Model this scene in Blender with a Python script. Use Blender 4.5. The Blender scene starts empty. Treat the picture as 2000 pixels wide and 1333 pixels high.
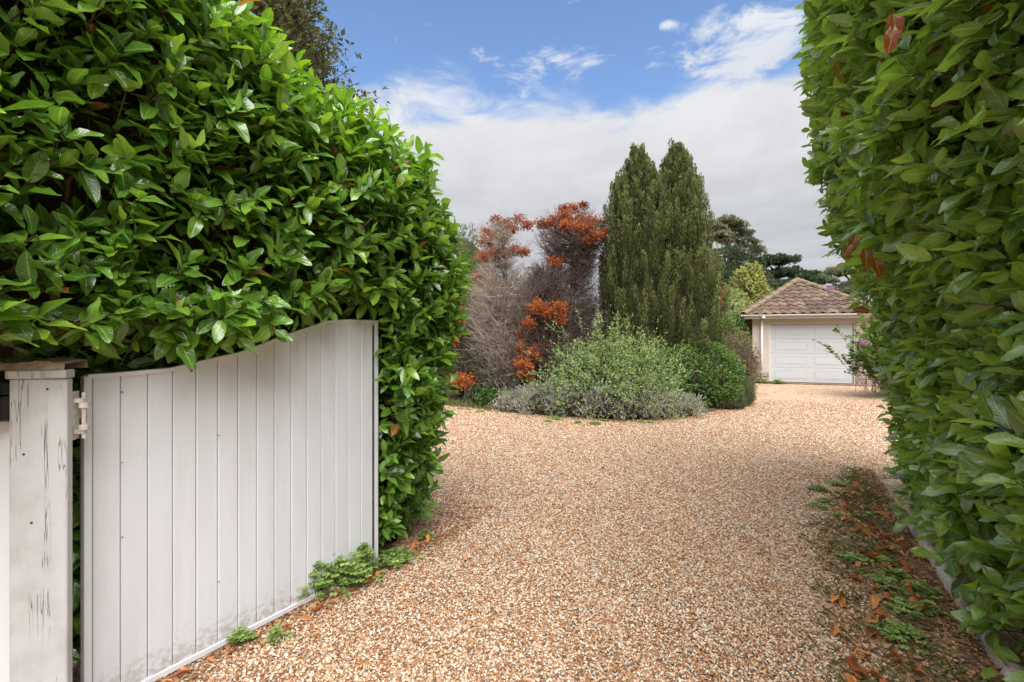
import bpy, bmesh, math, random
import numpy as np
from mathutils import Vector, Matrix

random.seed(7); RNG = np.random.default_rng(11)
SC = bpy.context.scene; COL = SC.collection
PI = math.pi

# ------------------------------------------------------------------ camera
CAMH, F = 1.6, 900.0                       # eye height, focal length in px of the 2000 px wide photo
cam_d = bpy.data.cameras.new('camera'); cam = bpy.data.objects.new('camera', cam_d); COL.objects.link(cam)
cam.location = (0, 0, CAMH); cam.rotation_euler = (math.radians(90), 0, 0)
cam_d.sensor_width = 36; cam_d.lens = 36*F/2000; cam_d.shift_y = -0.003; cam_d.clip_start = 0.05; cam_d.clip_end = 2000
SC.camera = cam

# ------------------------------------------------------------------ world
SUN_DIR = Vector((0.13, -0.80, 1.18)).normalized()        # towards the sun
EL = math.asin(SUN_DIR.z); AZ = math.atan2(SUN_DIR.x, SUN_DIR.y)
SC.view_settings.view_transform = 'Standard'; SC.view_settings.look = 'None'
SC.view_settings.gamma = 1; SC.view_settings.use_curve_mapping = False; SC.view_settings.exposure = 2.0
W = bpy.data.worlds.new('World'); SC.world = W; W.use_nodes = True

class NT:
    """tiny node-tree helper"""
    def __init__(s, tree): s.t = tree; s.n = tree.nodes; s.l = tree.links
    def add(s, typ, **kw):
        n = s.n.new(typ)
        for k, v in kw.items():
            if k.startswith('i_'): n.inputs[k[2:].replace('_', ' ')].default_value = v
            else: setattr(n, k, v)
        return n
    def set(s, sock, v):
        if hasattr(v, 'is_linked') or isinstance(v, bpy.types.NodeSocket): s.l.new(v, sock)
        else: sock.default_value = v
    def math(s, op, a, b=0.0, c=None, clamp=False):
        n = s.n.new('ShaderNodeMath'); n.operation = op; n.use_clamp = clamp
        s.set(n.inputs[0], a); s.set(n.inputs[1], b)
        if c is not None: s.set(n.inputs[2], c)
        return n.outputs[0]
    def ss(s, v, lo, hi):
        n = s.n.new('ShaderNodeMapRange'); n.interpolation_type = 'SMOOTHSTEP'
        s.set(n.inputs['Value'], v); n.inputs['From Min'].default_value = lo; n.inputs['From Max'].default_value = hi
        return n.outputs['Result']
    def mix(s, f, a, b, typ='MIX'):
        n = s.n.new('ShaderNodeMix'); n.data_type = 'RGBA'; n.blend_type = typ
        s.set(n.inputs['Factor'], f)
        for k, v in ((6, a), (7, b)):
            if isinstance(v, tuple) and len(v) == 3: v = (*v, 1)
            s.set(n.inputs[k], v)
        return n.outputs[2]
    def ramp(s, f, stops, interp='LINEAR'):
        n = s.n.new('ShaderNodeValToRGB'); e = n.color_ramp; e.interpolation = interp
        while len(e.elements) < len(stops): e.elements.new(0.5)
        for el, (p, c) in zip(e.elements, stops): el.position = p; el.color = (*c, 1)
        s.set(n.inputs[0], f); return n.outputs[0]
    def noise(s, vec, scale, detail=4, rough=0.55, dist=0.0, dim='3D'):
        n = s.n.new('ShaderNodeTexNoise'); n.noise_dimensions = dim
        if vec is not None: s.l.new(vec, n.inputs['Vector'])
        n.inputs['Scale'].default_value = scale; n.inputs['Detail'].default_value = detail
        n.inputs['Roughness'].default_value = rough; n.inputs['Distortion'].default_value = dist
        return n.outputs[0]
    def voro(s, vec, scale, out='Color', feature='F1'):
        n = s.n.new('ShaderNodeTexVoronoi'); n.feature = feature
        if vec is not None: s.l.new(vec, n.inputs['Vector'])
        n.inputs['Scale'].default_value = scale
        return n.outputs[out]
    def mapping(s, vec, scale=(1, 1, 1), loc=(0, 0, 0)):
        n = s.n.new('ShaderNodeMapping'); s.l.new(vec, n.inputs[0])
        n.inputs['Scale'].default_value = scale; n.inputs['Location'].default_value = loc
        return n.outputs[0]
    def bump(s, h, strength=0.5, dist=0.01):
        n = s.n.new('ShaderNodeBump'); s.set(n.inputs['Height'], h)
        n.inputs['Strength'].default_value = strength; n.inputs['Distance'].default_value = dist
        return n.outputs[0]

def build_world():
    w = NT(W.node_tree); w.n.clear()
    out = w.add('ShaderNodeOutputWorld'); bg = w.add('ShaderNodeBackground'); w.l.new(bg.outputs[0], out.inputs[0])
    bg.inputs['Strength'].default_value = 0.10
    sky = w.add('ShaderNodeTexSky'); sky.sky_type = 'NISHITA'; sky.sun_disc = False
    sky.sun_elevation = EL; sky.sun_rotation = AZ; sky.air_density = 1.0; sky.dust_density = 0.3; sky.ozone_density = 2.0
    tc = w.add('ShaderNodeTexCoord'); sep = w.add('ShaderNodeSeparateXYZ'); w.l.new(tc.outputs['Generated'], sep.inputs[0])
    x, y, z = sep.outputs
    zc = w.math('MAXIMUM', z, 0.03)
    px, py = w.math('DIVIDE', x, zc), w.math('DIVIDE', y, zc)
    cmb = w.add('ShaderNodeCombineXYZ'); w.l.new(px, cmb.inputs[0]); w.l.new(py, cmb.inputs[1]); P = cmb.outputs[0]
    r = w.math('SQRT', w.math('ADD', w.math('MULTIPLY', px, px), w.math('MULTIPLY', py, py)))
    nbig = w.noise(P, 1.1, 2, 0.5, 0.3); nfin = w.noise(P, 3.2, 7, 0.62, 0.6)
    # cloud bank: everything farther out than about twice its height
    e = w.math('ADD', r, w.math('MULTIPLY', w.math('SUBTRACT', nbig, 0.5), 1.1))
    e = w.math('ADD', e, w.math('MULTIPLY', w.math('SUBTRACT', nfin, 0.5), 0.75))
    bank = w.ss(e, 1.80, 2.17)
    # scattered small clouds
    def blob(cx, cy, rx, ry, g):
        a = w.math('DIVIDE', w.math('SUBTRACT', px, cx), rx); b = w.math('DIVIDE', w.math('SUBTRACT', py, cy), ry)
        d = w.math('ADD', w.math('MULTIPLY', a, a), w.math('MULTIPLY', b, b))
        return w.math('MULTIPLY', w.math('POWER', 2.718, w.math('MULTIPLY', d, -1.0)), g)
    s = w.noise(P, 4.2, 8, 0.66, 0.5)
    s = w.math('ADD', s, blob(0.84, 1.58, 0.26, 0.24, 0.30))
    s = w.math('ADD', s, blob(0.20, 1.70, 0.24, 0.16, 0.17))
    s = w.math('ADD', s, blob(0.49, 1.47, 0.045, 0.03, 0.26))
    s = w.math('ADD', s, blob(0.48, 1.31, 0.06, 0.035, 0.25))
    scat = w.math('MULTIPLY', w.ss(s, 0.60, 0.80), 0.85)
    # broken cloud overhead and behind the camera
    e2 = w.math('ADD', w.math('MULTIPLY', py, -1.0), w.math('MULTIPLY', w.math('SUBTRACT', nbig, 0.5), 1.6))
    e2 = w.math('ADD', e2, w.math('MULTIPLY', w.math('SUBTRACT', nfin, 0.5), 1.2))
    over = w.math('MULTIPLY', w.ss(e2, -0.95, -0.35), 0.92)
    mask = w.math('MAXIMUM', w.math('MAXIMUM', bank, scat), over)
    # cloud tone by elevation: bright rim, grey underside; unseen overhead part raised as fill light
    soft = w.noise(w.mapping(P, (0.6, 0.6, 1)), 1.6, 4, 0.5, 0.2)
    el = w.math('ADD', z, w.math('MULTIPLY', w.math('MULTIPLY', w.math('SUBTRACT', soft, 0.5), w.ss(z, 0.03, 0.2)), 0.26))
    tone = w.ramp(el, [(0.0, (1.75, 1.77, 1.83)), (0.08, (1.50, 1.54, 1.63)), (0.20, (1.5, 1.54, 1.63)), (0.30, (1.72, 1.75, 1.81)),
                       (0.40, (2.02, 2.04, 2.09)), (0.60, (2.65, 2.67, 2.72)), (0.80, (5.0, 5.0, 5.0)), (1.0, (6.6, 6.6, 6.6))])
    tone = w.mix(1.0, tone, w.ramp(w.noise(w.mapping(P, (0.8, 0.5, 1)), 2.2, 6, 0.6, 0.5), [(0.3, (0.90, 0.905, 0.915)), (0.7, (1.07, 1.065, 1.06))]), 'MULTIPLY')
    blue = w.mix(1.0, sky.outputs[0], (0.52, 0.56, 0.60), 'MULTIPLY')
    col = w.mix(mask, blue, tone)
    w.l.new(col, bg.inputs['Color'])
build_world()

sun_d = bpy.data.lights.new('sun', 'SUN'); sun_d.energy = 1.5; sun_d.angle = math.radians(60); sun_d.color = (1, 0.988, 0.965)
sun = bpy.data.objects.new('sun', sun_d); COL.objects.link(sun)
sun.rotation_euler = SUN_DIR.to_track_quat('Z', 'Y').to_euler(); sun.location = (6, -8, 12)
SC.cycles.max_bounces = 6; SC.cycles.transparent_max_bounces = 4

# ------------------------------------------------------------------ materials
def mat(name):
    m = bpy.data.materials.new(name); m.use_nodes = True
    k = NT(m.node_tree); k.n.clear()
    o = k.add('ShaderNodeOutputMaterial'); b = k.add('ShaderNodeBsdfPrincipled'); k.l.new(b.outputs[0], o.inputs[0])
    return m, k, b, o
def simple(name, col, rough=0.6, var=0.25, scale=8, bump=0.2, bd=0.004, spec=0.5, stretch=(1, 1, 1)):
    m, k, b, o = mat(name)
    v = k.mapping(k.add('ShaderNodeTexCoord').outputs['Object'], stretch)
    n = k.noise(v, scale, 6, 0.6)
    d = tuple(c*(1-var) for c in col); l = tuple(min(1, c*(1+var*0.6)) for c in col)
    k.l.new(k.ramp(n, [(0.3, d), (0.7, l)]), b.inputs['Base Color'])
    b.inputs['Roughness'].default_value = rough; b.inputs['Specular IOR Level'].default_value = spec
    if bump: k.l.new(k.bump(k.noise(v, scale*5, 5, 0.6), bump, bd), b.inputs['Normal'])
    return m
def leaf_mat(name, stops, gloss=0.30, back=1.5, transl=0.22, veins=True, vein_col=(0.16, 0.27, 0.05), spec=0.5):
    m, k, b, o = mat(name)
    a = k.add('ShaderNodeAttribute'); a.attribute_name = 'tint'; tint = a.outputs['Fac']
    uv = k.add('ShaderNodeUVMap'); sep = k.add('ShaderNodeSeparateXYZ'); k.l.new(uv.outputs[0], sep.inputs[0])
    col = k.ramp(tint, stops)
    n = k.noise(k.add('ShaderNodeTexCoord').outputs['Object'], 14, 3, 0.6)
    col = k.mix(1.0, col, k.ramp(n, [(0.3, (0.75, 0.78, 0.75)), (0.7, (1.2, 1.15, 1.1))]), 'MULTIPLY')
    if veins:
        ac = k.math('ABSOLUTE', k.math('SUBTRACT', sep.outputs[0], 0.5))
        rib = k.math('SUBTRACT', 1.0, k.ss(ac, 0.015, 0.06))
        side = k.math('SINE', k.math('MULTIPLY', k.math('SUBTRACT', sep.outputs[1], k.math('MULTIPLY', ac, 0.45)), 62.0))
        sv = k.ss(side, 0.82, 1.0)
        col = k.mix(k.math('MULTIPLY', rib, 0.8), col, vein_col)
        col = k.mix(k.math('MULTIPLY', sv, 0.22), col, vein_col)
        k.l.new(k.bump(k.math('SUBTRACT', k.math('MULTIPLY', side, -0.3), k.math('MULTIPLY', rib, 1.0)), 0.35, 0.002), b.inputs['Normal'])
    if veins:
        bl = k.ss(k.noise(k.add('ShaderNodeTexCoord').outputs['Object'], 34, 3, 0.6), 0.66, 0.72)
        col = k.mix(k.math('MULTIPLY', bl, 0.55), col, (0.26, 0.20, 0.06))
    gm = k.add('ShaderNodeNewGeometry')
    pale = k.mix(1.0, col, (back, back*0.95, back*1.2), 'MULTIPLY')
    c2 = k.mix(gm.outputs['Backfacing'], col, pale)
    k.l.new(c2, b.inputs['Base Color'])
    k.l.new(k.math('ADD', k.math('MULTIPLY', gm.outputs['Backfacing'], 0.3), gloss), b.inputs['Roughness'])
    b.inputs['Specular IOR Level'].default_value = spec
    tr = k.add('ShaderNodeBsdfTranslucent'); k.l.new(k.mix(1.0, col, (1.6, 1.7, 0.6), 'MULTIPLY'), tr.inputs[0])
    mx = k.add('ShaderNodeMixShader'); mx.inputs[0].default_value = transl
    k.l.new(b.outputs[0], mx.inputs[1]); k.l.new(tr.outputs[0], mx.inputs[2]); k.l.new(mx.outputs[0], o.inputs[0])
    return m

M = {}
BROWN = (0.26, 0.085, 0.03)
M['laurel'] = leaf_mat('laurel_leaf', [(0.0, (0.04, 0.11, 0.018)), (0.45, (0.135, 0.28, 0.035)), (0.75, (0.24, 0.40, 0.045)),
                                       (0.95, (0.28, 0.45, 0.03)), (0.962, (0.24, 0.20, 0.04)), (0.975, BROWN), (1.0, (0.30, 0.10, 0.05))], 0.16, spec=1.0, transl=0.28, vein_col=(0.26, 0.42, 0.09))
M['laurel2'] = leaf_mat('laurel_leaf_lifted', [(0.0, (0.07, 0.13, 0.03)), (0.45, (0.20, 0.32, 0.075)), (0.75, (0.30, 0.45, 0.09)),  # paler, bluer than laurel: brightens the shaded hedge, sky reflection mixed into the colour
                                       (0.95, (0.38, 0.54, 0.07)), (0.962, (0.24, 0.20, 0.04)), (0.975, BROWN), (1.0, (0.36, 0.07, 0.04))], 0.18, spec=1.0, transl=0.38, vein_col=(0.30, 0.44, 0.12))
def lm(name, dark, light, **k):
    M[name] = leaf_mat(name, [(0.0, dark), (1.0, light)], **k)
lm('yew_needles', (0.030, 0.048, 0.014), (0.19, 0.21, 0.065), gloss=0.6, veins=False, transl=0.12, spec=0.25)
lm('dead_foliage_orange', (0.22, 0.05, 0.025), (0.60, 0.20, 0.06), gloss=0.7, veins=False, transl=0.15, spec=0.2, back=1.1)
lm('dead_foliage_red', (0.20, 0.05, 0.03), (0.42, 0.12, 0.06), gloss=0.7, veins=False, transl=0.1, spec=0.2, back=1.1)
lm('pale_green_leaves', (0.14, 0.22, 0.07), (0.46, 0.58, 0.28), gloss=0.5, veins=False, spec=0.3)
lm('grey_green_leaves', (0.18, 0.19, 0.165), (0.55, 0.56, 0.52), gloss=0.7, veins=False, spec=0.2)
lm('fresh_green_leaves', (0.025, 0.07, 0.012), (0.16, 0.30, 0.04), gloss=0.35, veins=False)
lm('mid_green_leaves', (0.04, 0.085, 0.02), (0.19, 0.28, 0.06), gloss=0.5, veins=False, spec=0.3)
lm('dark_green_leaves', (0.010, 0.026, 0.010), (0.045, 0.085, 0.03), gloss=0.5, veins=False, spec=0.3)
lm('rosemary_leaves', (0.05, 0.085, 0.035), (0.15, 0.20, 0.09), gloss=0.6, veins=False, spec=0.3)
lm('pine_needles', (0.06, 0.08, 0.055), (0.27, 0.28, 0.20), gloss=0.6, veins=False, spec=0.2)
lm('cedar_needles', (0.016, 0.035, 0.020), (0.07, 0.105, 0.055), gloss=0.6, veins=False, spec=0.2)
lm('golden_leaves', (0.14, 0.15, 0.04), (0.46, 0.46, 0.18), gloss=0.6, veins=False, spec=0.2)
lm('cream_leaves', (0.12, 0.20, 0.06), (0.52, 0.55, 0.32), gloss=0.5, veins=False, spec=0.2)
lm('olive_needles', (0.05, 0.06, 0.025), (0.15, 0.15, 0.07), gloss=0.6, veins=False, spec=0.2)
lm('brown_leaves', (0.08, 0.045, 0.03), (0.24, 0.17, 0.11), gloss=0.7, veins=False, spec=0.2)
lm('grass_blades', (0.06, 0.10, 0.03), (0.26, 0.25, 0.11), gloss=0.6, veins=False, spec=0.2)
lm('weed_leaves', (0.09, 0.17, 0.035), (0.40, 0.50, 0.16), gloss=0.5, veins=False, spec=0.3)
lm('fallen_leaf_skin', (0.28, 0.07, 0.025), (0.62, 0.26, 0.08), gloss=0.45, veins=True, vein_col=(0.6, 0.3, 0.12), spec=0.4, back=1.2, transl=0.1)
lm('litter_skin', (0.12, 0.05, 0.025), (0.60, 0.32, 0.16), gloss=0.6, veins=False, spec=0.3, back=1.2, transl=0.05)
lm('purple_petals', (0.25, 0.08, 0.32), (0.5, 0.2, 0.55), gloss=0.6, veins=False, spec=0.2)
M['bark'] = simple('bark', (0.13, 0.085, 0.06), 0.85, 0.4, 12, 0.6, 0.01, 0.2)
M['pinebark'] = simple('pine_bark', (0.30, 0.15, 0.10), 0.85, 0.3, 6, 0.5, 0.01, 0.2)
M['twig'] = simple('green_brown_twig', (0.12, 0.09, 0.045), 0.7, 0.3, 10, 0, 0, 0.3)
M['deadtwig'] = simple('dead_grey_twig', (0.42, 0.345, 0.29), 0.85, 0.35, 3.5, 0, 0, 0.2)
M['deadtwig_dark'] = simple('dead_dark_twig', (0.17, 0.12, 0.11), 0.85, 0.35, 3.5, 0, 0, 0.2)
M['inner'] = simple('inner_twig_shade', (0.06, 0.058, 0.03), 0.9, 0.4, 20, 0.8, 0.03, 0.1)  # shaded interior put into the colour: dark twig brown for solid cores
M['innerdead'] = simple('inner_dead_twig_shade', (0.06, 0.045, 0.038), 0.9, 0.4, 20, 0.8, 0.03, 0.1)  # same painted-in shade for the solid cores of dead plants

def m_gravel():
    m, k, b, o = mat('gravel_bed')
    v = k.add('ShaderNodeTexCoord').outputs['Object']
    n0 = k.noise(v, 3.0, 3, 0.5)
    cs = []
    for sc in (62.0, 30.0):
        c = k.voro(v, sc); sp = k.add('ShaderNodeSeparateColor'); k.l.new(c, sp.inputs[0])
        cs.append(k.ramp(sp.outputs[0], PEB, 'LINEAR'))
    col = k.mix(0.45, cs[0], cs[1])
    col = k.mix(1.0, col, k.ramp(n0, [(0.3, (0.86, 0.84, 0.82)), (0.7, (1.12, 1.10, 1.06))]), 'MULTIPLY')
    big = k.noise(v, 0.45, 4, 0.6, 0.4)
    col = k.mix(k.ss(big, 0.52, 0.72), col, k.mix(1.0, col, (0.86, 0.80, 0.74), 'MULTIPLY'))
    col = k.mix(1.0, col, (0.82, 0.815, 0.79), 'MULTIPLY')
    k.l.new(col, b.inputs['Base Color']); b.inputs['Roughness'].default_value = 0.75
    b.inputs['Specular IOR Level'].default_value = 0.3
    d = k.voro(v, 62.0, 'Distance'); d2 = k.noise(v, 9.0, 5, 0.6)
    h = k.math('ADD', k.math('MULTIPLY', d, -1.0), k.math('MULTIPLY', d2, 1.2))
    k.l.new(k.bump(h, 0.9, 0.012), b.inputs['Normal'])
    return m
PEB = [(p, tuple(min(.9, v*1.04) for v in c)) for p, c in [(0.0, (0.16, 0.09, 0.055)), (0.13, (0.33, 0.16, 0.075)), (0.28, (0.50, 0.23, 0.09)), (0.45, (0.58, 0.37, 0.22)),
       (0.62, (0.66, 0.50, 0.35)), (0.78, (0.72, 0.60, 0.47)), (0.90, (0.80, 0.72, 0.62)), (0.95, (0.36, 0.33, 0.32)), (1.0, (0.46, 0.20, 0.10))]]
M['gravel'] = m_gravel()
def m_pebble():
    m, k, b, o = mat('pebble_stone')
    r = k.add('ShaderNodeObjectInfo').outputs['Random']
    col = k.mix(1.0, k.ramp(r, PEB), (0.84, 0.845, 0.84), 'MULTIPLY')
    n = k.noise(k.add('ShaderNodeTexCoord').outputs['Object'], 1.3, 3, 0.6)
    col = k.mix(1.0, col, k.ramp(n, [(0.3, (0.8, 0.78, 0.74)), (0.7, (1.12, 1.1, 1.08))]), 'MULTIPLY')
    k.l.new(col, b.inputs['Base Color']); b.inputs['Roughness'].default_value = 0.55; b.inputs['Specular IOR Level'].default_value = 0.4
    return m
M['pebble'] = m_pebble()
M['ground'] = simple('grassy_ground', (0.10, 0.11, 0.045), 0.9, 0.4, 1.5, 0.6, 0.03, 0.2)
M['soil'] = simple('dark_bed_soil', (0.115, 0.07, 0.045), 0.95, 0.5, 9, 0.9, 0.03, 0.15)
M['strip'] = simple('leafy_soil', (0.30, 0.19, 0.12), 0.95, 0.5, 16, 0.9, 0.02, 0.15)
M['kerb'] = simple('weathered_stone_kerb', (0.60, 0.51, 0.45), 0.9, 0.35, 14, 0.9, 0.012, 0.2)
M['gate'] = simple('white_gate_paint', (0.69, 0.69, 0.71), 0.42, 0.035, 2.2, 0.04, 0.002, 0.45, (1, 1, 0.25))
def m_gate():
    m, k, b, o = mat('white_gate_boards')
    tc = k.add('ShaderNodeTexCoord').outputs['Object']; sep = k.add('ShaderNodeSeparateXYZ'); k.l.new(tc, sep.inputs[0])
    n = k.noise(k.mapping(tc, (3, 3, .35)), 3.5, 6, .6); fine = k.noise(k.mapping(tc, (30, 30, 1.2)), 6, 4, .6)
    col = k.mix(k.ss(n, .35, .7), (0.655, 0.67, 0.715), (0.61, 0.62, 0.655))
    col = k.mix(k.math('MULTIPLY', k.ss(fine, .5, .75), .25), col, (0.56, 0.55, 0.54))
    low = k.math('SUBTRACT', 1.0, k.ss(sep.outputs[2], 0.03, 0.30)); sp = k.ss(k.math('ADD', k.noise(tc, 26, 5, .7), k.math('MULTIPLY', low, .20)), .60, .76)
    col = k.mix(k.math('MULTIPLY', k.math('MULTIPLY', sp, low), .55), col, (0.36, 0.29, 0.22))
    spots = k.ss(k.noise(tc, 48, 2, .5), .76, .80); col = k.mix(k.math('MULTIPLY', spots, .5), col, (0.30, 0.27, 0.24))
    up = k.math('MULTIPLY', k.ss(sep.outputs[2], 1.2, 1.7), k.ss(k.noise(k.mapping(tc, (9, 9, .9)), 4, 5, .6), .5, .7)); col = k.mix(k.math('MULTIPLY', up, .30), col, (0.42, 0.43, 0.36))
    k.l.new(col, b.inputs['Base Color']); b.inputs['Roughness'].default_value = .42
    k.l.new(k.bump(k.math('ADD', fine, k.math('MULTIPLY', n, 2.0)), .08, .002), b.inputs['Normal'])
    return m
M['gate_edge'] = simple('white_trim', (0.68, 0.69, 0.72), 0.4, 0.06, 5, 0.05, 0.002)
M['gate_boards'] = m_gate()
M['metal_dark'] = simple('black_painted_metal', (0.012, 0.012, 0.013), 0.3, 0.3, 20, 0.05, 0.001)
M['hinge'] = simple('painted_rusty_hinge', (0.44, 0.41, 0.37), 0.6, 0.45, 30, 0.4, 0.002)
M['rawwood'] = simple('weathered_raw_wood', (0.30, 0.22, 0.16), 0.9, 0.5, 20, 0.9, 0.01, 0.2, (0.4, 1, 1))
def m_post():
    m, k, b, o = mat('peeling_white_paint')
    tc = k.add('ShaderNodeTexCoord').outputs['Object']
    sep = k.add('ShaderNodeSeparateXYZ'); k.l.new(tc, sep.inputs[0])
    vz = k.mapping(tc, (9, 9, 0.8)); grain = k.noise(vz, 9, 6, 0.65)
    v2 = k.mapping(tc, (3.2, 3.2, 0.13)); crack = k.noise(v2, 5, 4, 0.6, 0.25)
    ck = k.math('ABSOLUTE', k.math('SUBTRACT', crack, 0.5)); line = k.math('SUBTRACT', 1.0, k.ss(ck, 0.0, 0.007))
    gate = k.ss(k.noise(tc, 4, 2), 0.47, 0.55); line = k.math('MULTIPLY', line, gate)
    fl = k.noise(k.mapping(tc, (1, 1, 0.35)), 22, 6, 0.7)
    edge = k.math('ABSOLUTE', sep.outputs[0]); ed = k.ss(edge, 0.085, 0.125)
    peel = k.ss(k.math('ADD', fl, k.math('MULTIPLY', ed, 0.22)), 0.74, 0.78)
    paint = k.mix(k.ss(k.noise(tc, 6, 4), 0.4, 0.7), (0.445, 0.445, 0.455), (0.365, 0.36, 0.36))
    paint = k.mix(k.math('MULTIPLY', k.ss(grain, 0.5, 0.68), 0.35), paint, (0.50, 0.46, 0.42))
    moss = k.math('MULTIPLY', k.ss(k.noise(k.mapping(tc, (2, 2, 0.8)), 13, 5, 0.7), 0.56, 0.68), k.ss(k.math('MULTIPLY', sep.outputs[0], -1.0), 0.06, 0.12))
    paint = k.mix(moss, paint, (0.17, 0.17, 0.12))
    col = k.mix(peel, paint, k.mix(grain, (0.22, 0.16, 0.12), (0.36, 0.30, 0.25)))
    col = k.mix(k.math('MULTIPLY', line, .8), col, (0.10, 0.075, 0.06))
    k.l.new(col, b.inputs['Base Color']); b.inputs['Roughness'].default_value = 0.65
    h = k.math('SUBTRACT', k.math('MULTIPLY', grain, 0.5), k.math('ADD', k.math('MULTIPLY', peel, 0.8), k.math('MULTIPLY', line, 2.0)))
    k.l.new(k.bump(h, 0.6, 0.003), b.inputs['Normal'])
    return m
M['post'] = m_post()
M['render'] = simple('cream_render', (0.52, 0.45, 0.385), 0.85, 0.12, 2.5, 0.3, 0.006, 0.2, (1, 1, 0.4))
M['stone'] = simple('pinkish_stone_block', (0.40, 0.30, 0.27), 0.9, 0.35, 5, 0.9, 0.02, 0.2)
M['brick'] = simple('dark_weathered_brick', (0.20, 0.14, 0.11), 0.9, 0.4, 6, 0.7, 0.01, 0.2)
M['mortar'] = simple('mortar', (0.30, 0.26, 0.22), 0.95, 0.3, 15, 0.5, 0.006, 0.1)
M['door'] = simple('white_garage_door', (0.52, 0.53, 0.55), 0.4, 0.03, 2, 0, 0)
M['upvc'] = simple('white_plastic', (0.78, 0.78, 0.78), 0.35, 0.04, 4, 0, 0)
M['fascia'] = simple('cream_fascia', (0.60, 0.55, 0.48), 0.6, 0.1, 6, 0.1, 0.002)
def m_tile():
    m, k, b, o = mat('old_concrete_roof_tile')
    r = k.add('ShaderNodeObjectInfo').outputs['Random']; v = k.add('ShaderNodeTexCoord').outputs['Object']
    base = k.ramp(r, [(0.0, (0.085, 0.055, 0.042)), (0.5, (0.13, 0.086, 0.064)), (1.0, (0.185, 0.125, 0.095))])
    g = k.add('ShaderNodeNewGeometry'); pv = g.outputs['Position']
    lich = k.ss(k.noise(pv, 7, 6, 0.7), 0.55, 0.66)
    col = k.mix(k.math('MULTIPLY', lich, 0.6), base, (0.34, 0.29, 0.22))
    col = k.mix(k.math('MULTIPLY', k.ss(k.noise(pv, 3, 5, 0.65), 0.55, 0.7), 0.7), col, (0.10, 0.075, 0.055))
    k.l.new(col, b.inputs['Base Color']); b.inputs['Roughness'].default_value = 0.9; b.inputs['Specular IOR Level'].default_value = 0.2
    k.l.new(k.bump(k.noise(pv, 40, 5, 0.6), 0.6, 0.01), b.inputs['Normal'])
    return m
M['tile'] = m_tile()
M['mossridge'] = simple('mossy_ridge', (0.22, 0.165, 0.11), 0.95, 0.45, 9, 0.9, 0.02, 0.1)
M['housewall'] = simple('white_house_wall', (0.78, 0.78, 0.78), 0.8, 0.05, 1, 0, 0)
M['slate'] = simple('grey_slate_roof', (0.16, 0.16, 0.18), 0.7, 0.2, 3, 0.2, 0.01)
M['glass'] = simple('dark_window_glass', (0.03, 0.035, 0.04), 0.08, 0.1, 3, 0, 0)
M['kbrick'] = simple('mossy_threshold_brick', (0.24, 0.16, 0.12), 0.95, 0.4, 8, 0.8, 0.012, 0.1)

# ------------------------------------------------------------------ mesh helpers
def tag(o, label=None, cat=None, group=None, kind=None):
    if label: o['label'] = label
    if cat: o['category'] = cat
    if group: o['group'] = group
    if kind: o['kind'] = kind
    return o
def empty(name, loc=(0, 0, 0), rz=0.0, label=None, cat=None, group=None):
    o = bpy.data.objects.new(name, None); COL.objects.link(o); o.location = loc; o.rotation_euler = (0, 0, rz)
    o.empty_display_size = 0.2
    return tag(o, label, cat, group)
def link(name, me, parent=None, loc=None):
    o = bpy.data.objects.new(name, me); COL.objects.link(o)
    if parent: o.parent = parent
    if loc is not None: o.location = loc
    return o
def npmesh(name, V, Fc, material, uv=None, tint=None, smooth=True, parent=None, loc=None):
    """V (n,3), Fc (m,k) one polygon size; uv per vertex"""
    V = np.asarray(V, dtype=np.float32); Fc = np.asarray(Fc, dtype=np.int32)
    me = bpy.data.meshes.new(name); n, (m, kk) = len(V), Fc.shape
    me.vertices.add(n); me.vertices.foreach_set('co', V.ravel())
    me.loops.add(m*kk); me.loops.foreach_set('vertex_index', Fc.ravel())
    me.polygons.add(m); me.polygons.foreach_set('loop_start', np.arange(0, m*kk, kk, dtype=np.int32))
    me.polygons.foreach_set('use_smooth', np.full(m, smooth, dtype=bool))
    me.update(calc_edges=True)
    if uv is not None:
        l = me.uv_layers.new(name='UVMap'); l.data.foreach_set('uv', np.asarray(uv, dtype=np.float32)[Fc.ravel()].ravel())
    if tint is not None:
        a = me.attributes.new('tint', 'FLOAT', 'POINT'); a.data.foreach_set('value', np.asarray(tint, dtype=np.float32))
    me.materials.append(material); me.validate()
    return link(name, me, parent, loc)
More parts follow.
